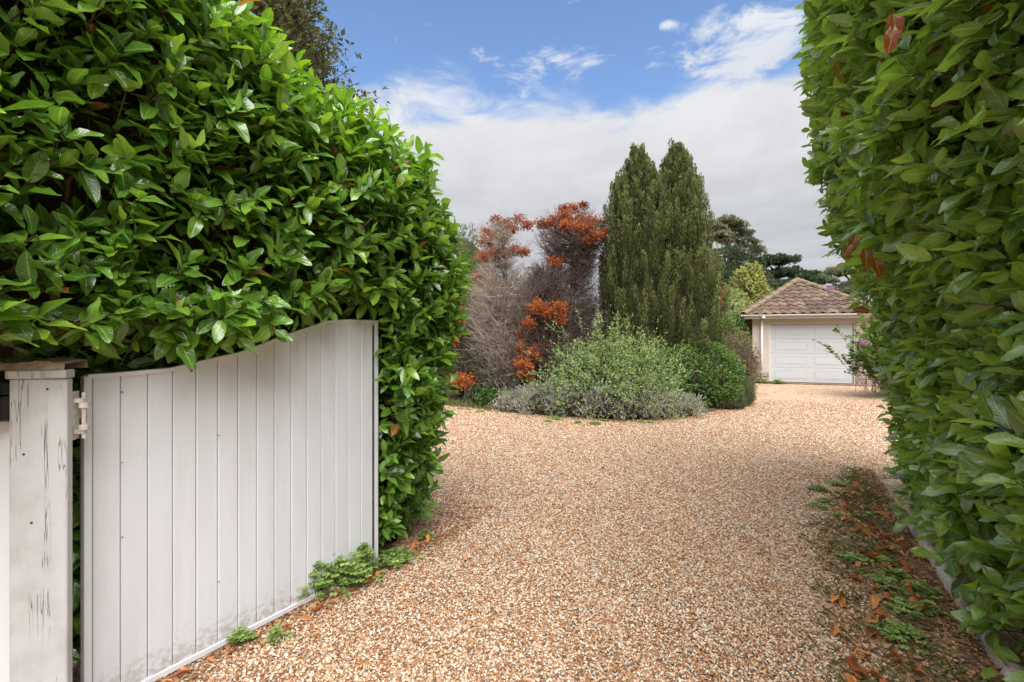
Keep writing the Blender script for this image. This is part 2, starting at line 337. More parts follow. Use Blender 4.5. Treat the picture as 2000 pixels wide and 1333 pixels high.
class MB:
    """collects boxes and prisms into one mesh"""
    def __init__(s): s.bm = bmesh.new()
    def box(s, x0, x1, y0, y1, z0, z1, bev=0.0):
        g = bmesh.ops.create_cube(s.bm, size=1)
        for v in g['verts']:
            v.co = Vector(((x0+x1)/2+v.co.x*(x1-x0), (y0+y1)/2+v.co.y*(y1-y0), (z0+z1)/2+v.co.z*(z1-z0)))
        if bev:
            es = list({e for v in g['verts'] for e in v.link_edges})
            bmesh.ops.bevel(s.bm, geom=es, offset=bev, segments=1, affect='EDGES')
        return s
    def tube(s, pts, r, seg=8, caps=True):
        pts = [Vector(p) for p in pts]; rs = r if isinstance(r, (list, tuple)) else [r]*len(pts); rings = []
        up = None
        for i, p in enumerate(pts):
            d = (pts[min(i+1, len(pts)-1)]-pts[max(i-1, 0)]).normalized()
            if up is None or abs(d.dot(up)) > 0.95: up = Vector((0, 0, 1)) if abs(d.z) < 0.9 else Vector((1, 0, 0))
            a = d.cross(up).normalized(); c = a.cross(d)
            rings.append([s.bm.verts.new(p+(a*math.cos(2*PI*j/seg)+c*math.sin(2*PI*j/seg))*rs[i]) for j in range(seg)])
        for r0, r1 in zip(rings, rings[1:]):
            for j in range(seg): s.bm.faces.new((r0[j], r0[(j+1) % seg], r1[(j+1) % seg], r1[j]))
        if caps: s.bm.faces.new(rings[0][::-1]); s.bm.faces.new(rings[-1])
        return s
    def prism(s, poly, y0, y1):           # poly in x,z
        a = [s.bm.verts.new((x, y0, z)) for x, z in poly]; b = [s.bm.verts.new((x, y1, z)) for x, z in poly]
        s.bm.faces.new(a); s.bm.faces.new(b[::-1])
        n = len(poly)
        for i in range(n): s.bm.faces.new((a[i], b[i], b[(i+1) % n], a[(i+1) % n]))
        return s
    def mesh(s, name, material, smooth=False):
        bmesh.ops.recalc_face_normals(s.bm, faces=s.bm.faces)
        me = bpy.data.meshes.new(name); s.bm.to_mesh(me); s.bm.free(); me.materials.append(material)
        if smooth:
            for p in me.polygons: p.use_smooth = True
        return me
    def build(s, name, material, parent=None, loc=None, smooth=False):
        return link(name, s.mesh(name, material, smooth), parent, loc)
def at(px, py, Y):                        # photo pixel + distance -> world point
    return np.array([(px-1000)/F*Y, Y, CAMH-(py-660)/F*Y])
def nrm(v): return v/np.maximum(np.linalg.norm(v, axis=-1, keepdims=True), 1e-9)

# leaf templates: returns V (n,3) along +y, normal +z ; quads ; uv
def leaf_tmpl(nl=5, nw=2, width=0.19, fold=0.25, arch=0.25, twist=0.0, wave=0.0, petiole=0.08, peak=0.9, tip=0.9):
    V, U = [], []
    for i in range(nl+1):
        t = 0.5-0.5*math.cos(PI*i/nl)
        t = 0.6*t+0.4*i/nl
        w = width*math.sin(PI*min(1, max(0, t))**peak)**0.62 if 0 < t < 1 else 0.006
        if i == nl: w = 0.004
        for j in range(nw+1):
            c = 2*j/nw-1
            x = c*w; y = petiole+t*(1-petiole); z = abs(c)*w*fold-arch*t*t+wave*abs(c)*w*math.sin(9*t+2*c)
            a = twist*t; V.append((x*math.cos(a)-0*z, y*(1-0.12*arch*t), z+x*math.sin(a))); U.append((0.5+0.5*c, t))
    V.append((0.004, 0, 0)); U.append((0.5, 0))
    Fq = [(i*(nw+1)+j, i*(nw+1)+j+1, (i+1)*(nw+1)+j+1, (i+1)*(nw+1)+j) for i in range(nl) for j in range(nw)]
    Fq.append((len(V)-1, nw//2+(1 if nw == 1 else 0), nw//2, nw//2-1 if nw > 1 else 0))
    if Fq[-1][2] == Fq[-1][1] or nw == 1: Fq.pop()
    return np.array(V), np.array(Fq), np.array(U)
LAUREL = [leaf_tmpl(4, 2, w, f, a, tw, wv) for w, f, a, tw, wv in
          [(0.205, 0.30, 0.14, 0.15, 0.25), (0.22, 0.18, 0.26, -0.2, 0.3), (0.195, 0.45, 0.20, 0.35, 0.3), (0.225, 0.25, 0.34, 0.0, 0.4), (0.185, 0.5, 0.06, -0.4, 0.2), (0.21, 0.35, -0.08, 0.25, 0.35)]]
LAUREL_HI = [leaf_tmpl(9, 6, w, f, a, tw, wv) for w, f, a, tw, wv in
          [(0.205, 0.30, 0.14, 0.15, 0.25), (0.22, 0.18, 0.26, -0.2, 0.3), (0.195, 0.45, 0.20, 0.35, 0.3), (0.225, 0.25, 0.34, 0.0, 0.4), (0.185, 0.5, 0.06, -0.4, 0.2), (0.21, 0.35, -0.08, 0.25, 0.35)]]
DIAM = [(np.array([(0, 0, 0), (w, 0.45, 0.05), (0, 1, -0.08), (-w, 0.45, 0.05)], float), np.array([(0, 1, 2, 3)]),
         np.array([(0.5, 0), (1, 0.45), (0.5, 1), (0, 0.45)], float)) for w in (0.22, 0.28, 0.35)]
NEEDLE = [(np.array([(-0.035, 0, 0), (0.035, 0, 0), (0.05, 0.6, 0.05), (0, 1, 0)], float), np.array([(0, 1, 2, 3)]),
           np.array([(0, 0), (1, 0), (1, 0.6), (0.5, 1)], float))]
SPRAY = []                                # small three-bladed frond
for w in (0.16, 0.22):
    V = [(0, 0, 0), (w, 0.5, 0.06), (0, 1, 0.0), (-w, 0.5, 0.06), (0, 0.15, 0), (0.42, 0.50, 0.1), (0.36, 0.66, 0.1), (0.08, 0.36, 0.0),
         (0, 0.15, 0), (-0.08, 0.36, 0), (-0.36, 0.66, -0.1), (-0.42, 0.5, -0.1)]
    SPRAY.append((np.array(V, float), np.array([(0, 1, 2, 3), (4, 5, 6, 7), (8, 9, 10, 11)]), np.array([(0.5, v[1]) for v in V])))

def frames(d, n):
    d = nrm(d); x = nrm(np.cross(d, n)); z = np.cross(x, d)
    return np.stack([x, d, z], axis=-1)   # columns
def bake(name, tmpls, pos, R, scl, tint, material, parent=None, loc=None, smooth=True, pick=None):
    N = len(pos); pick = RNG.integers(0, len(tmpls), N) if pick is None else pick
    Vs, Fs, Us, Ts = [], [], [], []; off = 0
    for i, (V, Fq, U) in enumerate(tmpls):
        k = np.where(pick == i)[0]
        if not len(k): continue
        P = np.einsum('nij,vj->nvi', R[k], V)*scl[k][:, None, None]+pos[k][:, None, :]
        Fc = Fq[None]+(np.arange(len(k))*len(V))[:, None, None]+off
        Vs.append(P.reshape(-1, 3)); Fs.append(Fc.reshape(-1, Fq.shape[1])); Us.append(np.tile(U, (len(k), 1)))
        Ts.append(np.repeat(tint[k], len(V))); off += len(k)*len(V)
    V = np.concatenate(Vs)
    if loc is not None: V = V-np.asarray(loc)
    return npmesh(name, V, np.concatenate(Fs), material, np.concatenate(Us), np.concatenate(Ts), smooth, parent)
def tubes(name, pts, rad, material, parent=None, sides=3, loc=None):
    """pts (N,K,3), rad (N,K)"""
    N, K, _ = pts.shape
    d = np.empty_like(pts); d[:, 1:-1] = pts[:, 2:]-pts[:, :-2]; d[:, 0] = pts[:, 1]-pts[:, 0]; d[:, -1] = pts[:, -1]-pts[:, -2]
    d = nrm(d); ref = np.where(np.abs(d[..., 2:3]) < 0.8, np.array([0, 0, 1.0]), np.array([1.0, 0, 0]))
    a = nrm(np.cross(d, ref)); b = np.cross(a, d)
    ang = np.arange(sides)*2*PI/sides
    V = pts[:, :, None]+rad[:, :, None, None]*(a[:, :, None]*np.cos(ang)[:, None]+b[:, :, None]*np.sin(ang)[:, None])
    if loc is not None: V = V-np.asarray(loc)
    idx = np.arange(N*K*sides).reshape(N, K, sides); nx = np.roll(idx, -1, axis=2)
    Fc = np.stack([idx[:, :-1], nx[:, :-1], nx[:, 1:], idx[:, 1:]], axis=-1).reshape(-1, 4)
    return npmesh(name, V.reshape(-1, 3), Fc, material, parent=parent)
def rand_dir(n):
    return nrm(RNG.normal(size=(n, 3)))
def shoots(p0, sd, length, k, leaf, up_bias=0.6, tilt=(68, 28), leaf_var=0.25):
    """p0 (M,3) base, sd (M,3) direction, length (M,), k leaves each -> pos, R, scale, shoot index"""
    Mn = len(p0); sd = nrm(sd); ref = np.where(np.abs(sd[:, 2:3]) < 0.9, np.array([0, 0, 1.0]), np.array([1.0, 0, 0]))
    a = nrm(np.cross(sd, ref)); b = np.cross(sd, a); ph = RNG.uniform(0, 2*PI, Mn)
    out = []
    for j in range(k):
        f = (j+0.3)/k
        th = ph+j*2.4+RNG.normal(0, 0.25, Mn); tl = np.radians(tilt[0]+(tilt[1]-tilt[0])*f+RNG.normal(0, 9, Mn))
        r = a*np.cos(th)[:, None]+b*np.sin(th)[:, None]
        d = sd*np.cos(tl)[:, None]+r*np.sin(tl)[:, None]
        pos = p0+sd*(length*f)[:, None]
        n = nrm(sd*0.7-r*0.15+np.array([0, 0, up_bias])+RNG.normal(0, 0.22, (Mn, 3)))
        out.append((pos, frames(d, n), leaf*(1.0-0.35*abs(f-0.4))*(1+RNG.uniform(-leaf_var, leaf_var, Mn)), np.arange(Mn)))
    return [np.concatenate([o[i] for o in out]) for i in range(4)]
def sstep(x, a, b):
    t = np.clip((x-a)/(b-a), 0, 1); return t*t*(3-2*t)
def lumps(P, f=2.2, amp=0.06, seed=0.0):
    x, y, z = P[..., 0]*f, P[..., 1]*f, P[..., 2]*f
    return amp*(np.sin(x*1.7+z*2.1+seed)+np.sin(y*2.3-z*1.3+seed*2)+np.sin(x*3.1-y*2.7+z*3.3+seed*3)*0.6+np.sin(z*4.9+x*4.1)*0.4)/1.8

# ------------------------------------------------------------------ ground
G0 = np.array([-1.79, 1.94]); GD = np.array([0.555, 0.832]); GN = np.array([0.832, -0.555]); GL = 1.514
def kerb_x(y): return 0.6*y+1.0
BED = [(-14, 15.5), (-6, 12.4), (-3, 11.5), (-1.5, 11.0), (-.57, 10.3), (0.2, 9.8), (1.03, 9.35), (1.94, 8.95), (2.7, 8.95), (3.4, 9.3), (4.4, 9.9), (5.3, 10.6),
       (5.95, 11.4), (6.5, 12.6), (7.3, 14.5), (8.35, 16.6), (9.7, 21), (12, 40), (-14, 40)]
def inpoly(x, y, poly):
    x = np.asarray(x, float); r = np.zeros(x.shape, bool); n = len(poly)
    for i in range(n):
        (x1, y1), (x2, y2) = poly[i], poly[(i+1) % n]
        if y1 == y2: continue
        c = ((y1 > y) != (y2 > y)) & (x < (x2-x1)*(y-y1)/(y2-y1)+x1); r ^= c
    return r
def sheet(name, poly, z, material, kind='structure'):
    me = bpy.data.meshes.new(name); me.from_pydata([(x, y, z) for x, y in poly], [], [list(range(len(poly)))]); me.materials.append(material)
    bm = bmesh.new(); bm.from_mesh(me); bmesh.ops.triangulate(bm, faces=bm.faces); bmesh.ops.recalc_face_normals(bm, faces=bm.faces)
    if bm.faces[0].normal.z < 0: bmesh.ops.reverse_faces(bm, faces=bm.faces)
    bm.to_mesh(me); bm.free()
    o = link(name, me); tag(o, kind=kind); return o
sheet('ground', [(-600, -300), (600, -300), (600, 900), (-600, 900)], -0.02, M['ground'])
sheet('gravel_driveway', [(-6, -6), (9, -6), (22, 15.0), (16, 18), (-14, 18)], -0.006, M['gravel'])
def mound(name, poly, h, material):
    # bed surface that rises gently from its edge
    cx, cy = 2.0, 20.0; V, Fc = [], []; rings = [(1.0, 0.0), (0.985, h*0.6), (0.95, h), (0.6, h*1.2), (0.0, h*1.3)]
    dense = []
    for i in range(len(poly)):
        a, b = np.array(poly[i], float), np.array(poly[(i+1) % len(poly)], float); k = max(1, int(np.linalg.norm(b-a)/0.25)) if i < 14 else 4
        for j in range(k): dense.append(a+(b-a)*j/k)
    n = len(dense)
    for s, z in rings:
        for i, p in enumerate(dense):
            jit = 0.05*math.sin(i*1.7)+0.04*math.sin(i*4.1)
            q = np.array([cx, cy])+(p-np.array([cx, cy]))*(s+jit*0.08)
            V.append((q[0], q[1], z+0.015*math.sin(i*2.3)+(-0.03 if s == 1.0 else 0)))
    for r in range(len(rings)-1):
        for i in range(n): Fc.append((r*n+i, r*n+(i+1) % n, (r+1)*n+(i+1) % n, (r+1)*n+i))
    o = npmesh(name, V, Fc, material, smooth=True); tag(o, kind='structure'); return o
mound('planting_bed', BED, 0.06, M['soil'])
STRIP = [(1.4, 1.0), (1.55, 1.8), (1.80, 2.4), (2.14, 2.9), (2.56, 3.5), (3.25, 4.3), (3.85, 4.95), (4.3, 5.5), (3.14, 3.56), (2.28, 2.14), (1.6, 1.0)]
sheet('soil_strip', STRIP, 0.002, M['strip'])
# kerb: rough stone edging under the right-hand hedge
def kerb():
    V, Fc = [], []; n = 90; prof = [(0.03, -0.05), (0.02, 0.05), (0.035, 0.075), (0.07, 0.085), (0.105, 0.075), (0.12, -0.05)]
    dn = np.array([1, -0.6])/math.hypot(1, .6)
    for i in range(n+1):
        y = 0.9+(3.95-0.9)*i/n; c = np.array([kerb_x(y)-0.02, y])
        for j, (u, z) in enumerate(prof):
            q = c+dn*(u+random.uniform(-.012, .012)); V.append((q[0], q[1], z+(random.uniform(-.018, .008)+(-.03 if i % 13 == 0 else 0) if 0 < j < 5 else 0)))
    k = len(prof)
    for i in range(n):
        for j in range(k-1): Fc.append((i*k+j, (i+1)*k+j, (i+1)*k+j+1, i*k+j+1))
    tag(npmesh('stone_kerb', V, Fc, M['kerb']), kind='structure')
kerb()

# pebbles: real instanced stones near the camera
def gravel_stones():
    sp = 0.0112
    ys = []; xs = []
    y = 1.55
    while y < 12.0:
        s = sp*(1+0.09*max(0, y-3)); x0, x1 = max(-0.95*y-0.1, -3.2), (min(0.98*y+0.3, kerb_x(y)+.05) if y < 5.25 else .98*y+.3)
        n = int((x1-x0)/s); keep = min(1.0, (12.4-y)/6.0)
        xx = x0+np.arange(n)*s; xx = xx[RNG.random(n) < keep]
        xs.append(xx); ys.append(np.full(len(xx), y)); y += s
    X = np.concatenate(xs); Yy = np.concatenate(ys); X += RNG.uniform(-.008, .008, len(X)); Yy += RNG.uniform(-.008, .008, len(X))
    a = (X-G0[0])*GN[0]+(Yy-G0[1])*GN[1]; t = (X-G0[0])*GD[0]+(Yy-G0[1])*GD[1]
    ok = (a > -0.15) | (t > 2.5) | (RNG.random(len(X)) < 0.02)
    ins = inpoly(X, Yy, STRIP); edge = sstep(X-(kerb_x(Yy)-0.95), 0, 0.5)
    ed2 = sstep(X-(kerb_x(Yy)-.84*np.clip((5.9-Yy)/1.9, .2, 1))+.10*np.sin(Yy*5)+.07*np.sin(Yy*13+X*9), 0, .62)
    ok &= ~(ins & (RNG.random(len(X)) < .9*ed2))
    X, Yy = X[ok], Yy[ok]; n = len(X)
    rr_ = np.hypot(X+9.5, Yy-.5); rut = np.exp(-((rr_-11.6)/.10)**2)+np.exp(-((rr_-10.3)/.10)**2)
    Z = RNG.uniform(-0.004, 0.005, n)+.008*(.5+.5*np.sin(X*2.1+1.3*np.sin(Yy*1.7)))*(.5+.5*np.sin(Yy*2.9+X))-.006*rut+.008*np.exp(-((rr_-11.85)/.07)**2)
    V = np.stack([X, Yy, Z], 1)
    me = bpy.data.meshes.new('gravel_stones'); me.vertices.add(n); me.vertices.foreach_set('co', V.astype(np.float32).ravel())
    s = (RNG.uniform(0.0046, 0.0086, n)*(1+0.065*np.maximum(0, Yy-3))*np.where(RNG.random(n) < .04, 1.5, 1)).astype(np.float32)
    sc = np.stack([s*RNG.uniform(.9, 1.35, n), s*RNG.uniform(.7, 1.0, n), s*RNG.uniform(.45, .75, n)], 1).astype(np.float32)
    a = me.attributes.new('size', 'FLOAT_VECTOR', 'POINT'); a.data.foreach_set('vector', sc.ravel())
    me.materials.append(M['pebble'])
    o = link('gravel', me); tag(o, kind='stuff', label='loose cream, tan and orange pebbles covering the driveway')
    ng = bpy.data.node_groups.new('pebbles', 'GeometryNodeTree')
    ng.interface.new_socket('Geometry', in_out='INPUT', socket_type='NodeSocketGeometry')
    ng.interface.new_socket('Geometry', in_out='OUTPUT', socket_type='NodeSocketGeometry')
    N = ng.nodes; L = ng.links
    gi, go = N.new('NodeGroupInput'), N.new('NodeGroupOutput')
    ico = N.new('GeometryNodeMeshIcoSphere'); ico.inputs['Subdivisions'].default_value = 2; ico.inputs['Radius'].default_value = 1
    sp_ = N.new('GeometryNodeSetPosition'); no = N.new('ShaderNodeTexNoise'); no.inputs['Scale'].default_value = 0.9
    sub = N.new('ShaderNodeVectorMath'); sub.operation = 'SUBTRACT'; sub.inputs[1].default_value = (.5, .5, .5)
    L.new(no.outputs[1], sub.inputs[0]); L.new(ico.outputs[0], sp_.inputs[0]); L.new(sub.outputs[0], sp_.inputs['Offset'])
    ss = N.new('GeometryNodeSetShadeSmooth'); L.new(sp_.outputs[0], ss.inputs[0])
    sm = N.new('GeometryNodeSetMaterial'); sm.inputs['Material'].default_value = M['pebble']; L.new(ss.outputs[0], sm.inputs[0])
    iop = N.new('GeometryNodeInstanceOnPoints'); L.new(gi.outputs[0], iop.inputs['Points']); L.new(sm.outputs[0], iop.inputs['Instance'])
    at_ = N.new('GeometryNodeInputNamedAttribute'); at_.data_type = 'FLOAT_VECTOR'; at_.inputs[0].default_value = 'size'
    L.new(at_.outputs[0], iop.inputs['Scale'])
    rv = N.new('FunctionNodeRandomValue'); rv.data_type = 'FLOAT_VECTOR'; rv.inputs[0].default_value = (-.6, -.6, 0); rv.inputs[1].default_value = (.6, .6, 6.28)
    L.new(rv.outputs[0], iop.inputs['Rotation']); L.new(iop.outputs[0], go.inputs[0])
    md = o.modifiers.new('pebbles', 'NODES'); md.node_group = ng
gravel_stones()

# ------------------------------------------------------------------ garage
def garage():
    g = empty('garage', (9.2, 16.5, 0), math.atan2(-.324, .946), 'small cream rendered garage with a hipped brown pantile roof at the end of the drive', 'garage')
    A0, A1, DEP = -0.53, 3.16, 5.6
    MB().box(A0, 0, 0, .28, 0, 2.30).build('wall', M['render'], g)
    MB().box(2.63, A1, 0, .28, 0, 2.30).build('wall', M['render'], g)
    MB().box(0, 2.63, 0, .28, 2.15, 2.30).build('lintel', M['render'], g)
    MB().box(A1-.2, A1, .28, DEP, 0, 2.30).box(A0+.2, A1-.2, DEP-.2, DEP, 0, 2.30).build('wall', M['render'], g)
    MB().box(A0+.03, A0+.2, .283, DEP-.2, 0, 2.30).build('wall', M['mortar'], g)
    bm_ = MB().box(0, .44, -.03, .05, 0, .135, .008).mesh('brick', M['brick'])
    z = .01; r = 0
    while z < 2.25:
        for c in range(9):
            y = .10+c*.46+(r % 2)*.23
            b = link('brick', bm_, g); b.rotation_euler = (0, 0, PI/2); b.location = (A0+.01+random.uniform(-.012, .012), y, z)
        z += .15; r += 1
    # stone plinth blocks either side of the door
    for (x0, x1) in ((A0, 0), (2.66, A1)):
        for (zz, cut) in ((0.0, 0.5), (0.20, 0.62), (0.40, 0.4)):
            if zz == 0.40: continue
            xm = x0+(x1-x0)*cut
            for (p, q) in ((x0, xm), (xm, x1)):
                MB().box(p+.008, q-.008, -.045, .0, zz+.01, zz+.19, .014).build('stone_block', M['stone'], g)
    # door frame, sectional door
    MB().box(-.0, .05, .04, .12, 0, 2.15).box(2.58, 2.63, .04, .12, 0, 2.15).box(.05, 2.58, .04, .12, 2.09, 2.15).build('door_frame', M['fascia'], g)
    dr = MB().box(.05, 2.58, .12, .16, .03, 2.09).build('garage_door', M['door'], g)
    for i in range(4):
        z0 = .035+i*.512; z1 = z0+.506
        pn = MB().box(.055, 2.575, .10, .121, z0, z1, .006)
        for (xa, xb) in ((.17, 1.25), (1.40, 2.46)):
            t = .016; za, zb = z0+.085, z1-.085
            pn.box(xa, xb, .096, .101, za, za+t).box(xa, xb, .096, .101, zb-t, zb).box(xa, xa+t, .096, .101, za+t, zb-t).box(xb-t, xb, .096, .101, za+t, zb-t)
            pn.box(xa+.05, xb-.05, .094, .101, za+.05, zb-.05, .008)
        pn.build('door_panel', M['door'], dr)
    for i in range(13): MB().box(-.45+i*.27, -.45+i*.27+.26, -.33, -.06, -.04, .035, .008).build('threshold_brick', M['kbrick'], g)
    # roof
    ex0, ex1, ey0 = -.86, 3.49, -.33; hw = (ex1-ex0)/2; cx = (ex0+ex1)/2; zE, rise = 2.42, 1.40; ey1 = DEP+.33
    yr0, yr1 = ey0+hw, ey1-hw; zA = zE+rise
    bm = bmesh.new(); P = [(ex0, ey0, zE), (ex1, ey0, zE), (ex1, ey1, zE), (ex0, ey1, zE), (cx, yr0, zA), (cx, yr1, zA)]
    v = [bm.verts.new(p) for p in P]
    for f in ((0, 1, 4), (1, 2, 5, 4), (2, 3, 5), (3, 0, 4, 5), (3, 2, 1, 0)): bm.faces.new([v[i] for i in f])
    me = bpy.data.meshes.new('roof'); bm.to_mesh(me); bm.free(); me.materials.append(M['tile'])
    roof = link('roof', me, g)
    MB().box(ex0+.02, ex1-.02, ey0+.02, ey0+.045, 2.28, 2.415).box(ex0+.02, ex0+.045, ey0+.045, ey1, 2.28, 2.415).build('fascia', M['fascia'], g)
    MB().box(ex0+.045, ex1-.02, ey0+.045, 0.0, 2.285, 2.30).box(ex0+.045, A0, 0, ey1, 2.285, 2.30).build('soffit', M['fascia'], g)
    # tiles
    W_, E_ = .29, .29; sl = math.hypot(hw, rise); nrow = 9; E_ = sl/nrow
    def tile_bm():
        b = bmesh.new(); nx = 8; top = []; ln = E_*1.12
        for (yy, lift) in ((-.01, .038), (ln, .008)):
            top.append([b.verts.new((W_*(i/nx), yy, lift+.052*(0.5+0.5*math.sin(2*PI*i/nx-0.6))**1.4)) for i in range(nx+1)])
        low = [b.verts.new((p.co.x, -.008, p.co.z-.022)) for p in top[0]]
        for i in range(nx):
            b.faces.new((top[0][i], top[0][i+1], top[1][i+1], top[1][i])); b.faces.new((low[i], low[i+1], top[0][i+1], top[0][i]))
        return b
    b0 = tile_bm(); tme = bpy.data.meshes.new('roof_tile'); b0.to_mesh(tme); b0.free(); tme.materials.append(M['tile'])
    th = math.atan2(rise, hw)
    def slope(origin, rz, width, tri):
        R = Matrix.Translation(origin) @ Matrix.Rotation(rz, 4, 'Z') @ Matrix.Rotation(th, 4, 'X')
        for r in range(nrow):
            for c in range(int(width/W_)+1):
                x = c*W_; y = r*E_; xa, xb = x, x+W_
                l0, l1 = y*hw/sl, (y+E_)*hw/sl
                if xb < l0 or (xa > width-l0): continue
                o = None
                if xa < l1 or xb > width-l1:
                    b = tile_bm()
                    for vv in b.verts: vv.co.x += x; vv.co.y += y
                    s_ = hw/sl; geom = lambda: b.verts[:]+b.edges[:]+b.faces[:]
                    bmesh.ops.bisect_plane(b, geom=geom(), plane_co=(0, 0, 0), plane_no=(-1, s_, 0), clear_outer=True)
                    bmesh.ops.bisect_plane(b, geom=geom(), plane_co=(width, 0, 0), plane_no=(1, s_, 0), clear_outer=True)
                    if len(b.faces) == 0: b.free(); continue
                    me2 = bpy.data.meshes.new('roof_tile'); b.to_mesh(me2); b.free(); me2.materials.append(M['tile'])
                    o = link('roof_tile', me2, roof); o.matrix_local = R
                else:
                    o = link('roof_tile', tme, roof)
                    o.matrix_local = R @ Matrix.Translation((x, y, 0)) @ Matrix.Rotation(random.uniform(-.02, .02), 4, 'Z') @ Matrix.Translation((0, 0, random.uniform(0, .006)))
    slope((ex0, ey0, zE), 0, ex1-ex0, True)
    slope((ex0, ey1, zE), -PI/2, ey1-ey0, False)
    # ridge and hip tiles
    def hip(a, b_):
        a, b_ = Vector(a), Vector(b_); d = b_-a; n = int(d.length/.38); q = d.to_track_quat('Y', 'Z').to_matrix().to_4x4()
        m = bmesh.new(); rg = []
        for y, rr in ((0, .125), (.42, .108)):
            rg.append([m.verts.new((rr*math.cos(PI*j/6), y, rr*math.sin(PI*j/6)*.85-.01)) for j in range(7)])
        lo = [m.verts.new((v_.co.x*.82, 0.0, v_.co.z*.82)) for v_ in rg[0]]
        for j in range(6): m.faces.new((rg[0][j], rg[0][j+1], rg[1][j+1], rg[1][j])); m.faces.new((lo[j], lo[j+1], rg[0][j+1], rg[0][j]))
        me3 = bpy.data.meshes.new('ridge_tile'); m.to_mesh(me3); m.free(); me3.materials.append(M['mossridge'])
        for i in range(n):
            o = link('ridge_tile', me3, roof); o.matrix_local = Matrix.Translation(a+d*(i/n)+Vector((0, 0, .03+random.uniform(-.006, .006)))) @ q @ Matrix.Rotation(random.uniform(-.05, .05), 4, 'Y')
    hip((ex0, ey0, zE), (cx, yr0, zA)); hip((ex1, ey0, zE), (cx, yr0, zA)); hip((cx, yr0, zA), (cx, yr1, zA))
    # gutter and downpipe
    def gutter(p, q, ax):
        m = bmesh.new(); rg = []
        for e in (p, q):
            ring = []
            for rr in (.058, .052):
                for j in range(7):
                    a = PI+PI*j/6; o_ = (rr*math.cos(a), rr*math.sin(a)); jj = (e[0]+(o_[0] if ax == 'y' else 0), e[1]+(o_[0] if ax == 'x' else 0), e[2]+o_[1]); ring.append(jj)
            rg.append([m.verts.new(c) for c in ring])
        for base in (0, 7):
            for j in range(6): m.faces.new((rg[0][base+j], rg[0][base+j+1], rg[1][base+j+1], rg[1][base+j]))
        for j in (0, 6): m.faces.new((rg[0][j], rg[0][7+j], rg[1][7+j], rg[1][j]))
        me4 = bpy.data.meshes.new('gutter'); m.to_mesh(me4); m.free(); me4.materials.append(M['upvc']); link('gutter', me4, g)
    gutter((ex0-.08, ey0-.05, 2.42), (ex1+.05, ey0-.05, 2.42), 'x'); gutter((ex0-.05, ey0+.01, 2.42), (ex0-.05, ey1, 2.42), 'y')
    MB().box(-.29, -.196, ey0-.09, -.05, 2.29, 2.36, .004).tube([(-.243, -.09, 2.30), (-.243, -.09, .03)], .036, 10).build('downpipe', M['upvc'], g, smooth=True)
    for zz in (1.95, 1.05, .35): MB().box(-.29, -.196, -.10, -.0, zz, zz+.035).build('pipe_clip', M['upvc'], g)
garage()

# ------------------------------------------------------------------ gate, post, hinge
def gate_top(t):
    xs = [0, .068, .196, .305, .401, .53, .663, .754, .85, .971, 1.0]; zs = [1.44, 1.442, 1.452, 1.489, 1.518, 1.59, 1.66, 1.703, 1.715, 1.716, 1.716]
    return np.interp(t, xs, zs)
def gate():
    rz = math.atan2(GD[1], GD[0])
    g = empty('driveway_gate', (G0[0], G0[1], 0), rz, 'white panelled gate with a curved top, folded open against the left hedge', 'gate')
    # local x along the gate, -y towards the drive
    lines = [0.012]+[.075+.065*i for i in range(15)]+[0.99]
    for a, b in zip(lines, lines[1:]):
        xa, xb = a*GL, b*GL; c = .006; n = 3; top = [(xa+.001+(xb-xa-.002)*i/n) for i in range(n+1)]
        m = bmesh.new()
        def sec(off0, y): return [m.verts.new((x, y, 0.035)) for x in off0]
        prof = [(xa+.001, .012), (xa+.001, .002), (xa+c, -.004), (xb-c, -.004), (xb-.001, .002), (xb-.001, .012)]
        bot = [m.verts.new((x, y, .035)) for x, y in prof]; tp = [m.verts.new((x, y, gate_top(x/GL)-.012)) for x, y in prof]
        for i in range(5): m.faces.new((bot[i], bot[i+1], tp[i+1], tp[i]))
        m.faces.new(bot); m.faces.new(tp[::-1])
        bmesh.ops.recalc_face_normals(m, faces=m.faces)
        me = bpy.data.meshes.new('board'); m.to_mesh(me); m.free(); me.materials.append(M['gate_boards']); link('board', me, g)
    MB().box(0, .98*GL, .0125, .03, .035, 1.42).build('backing_panel', M['gate'], g)
    MB().box(-.012, .014, -.012, .035, .02, 1.44, .002).build('edge_trim', M['gate_edge'], g)
    MB().box(GL-.006, GL+.016, -.014, .035, .02, 1.722, .002).build('edge_trim', M['gate_edge'], g)
    MB().box(GL-.024, GL-.0175, -.006, .006, .06, 1.69).build('dark_strip', M['metal_dark'], g)  # thin dark line beside the far edge trim
    MB().box(.014, GL-.006, -.011, .034, .012, .040, .002).build('bottom_trim', M['gate_edge'], g)
    V = []; n = 40
    for i in range(n+1):
        t = i/n; z = gate_top(t)
        V += [(t*GL, -.014, z-.012), (t*GL, -.014, z+.006), (t*GL, .036, z+.006), (t*GL, .036, z-.012)]
    Fc = [(i*4+j, i*4+(j+1) % 4, (i+1)*4+(j+1) % 4, (i+1)*4+j) for i in range(n) for j in range(4)]
    npmesh('top_trim', V, Fc, M['gate_edge'], smooth=False, parent=g)
    for (t, zs) in ((.075, (1.36, 1.05, .72)), (.335, (1.1, .35)), (.985*1, (1.2, .5))):
        for z in zs: MB().tube([(t*GL+.004, -.0, z), (t*GL+.004, -.0065, z)], .0045, 8).build('screw', M['hinge'], g)
    MB().box(-.16, .0, .0, .022, 1.262, 1.318, .003).build('hinge_strap', M['hinge'], g)
gate()
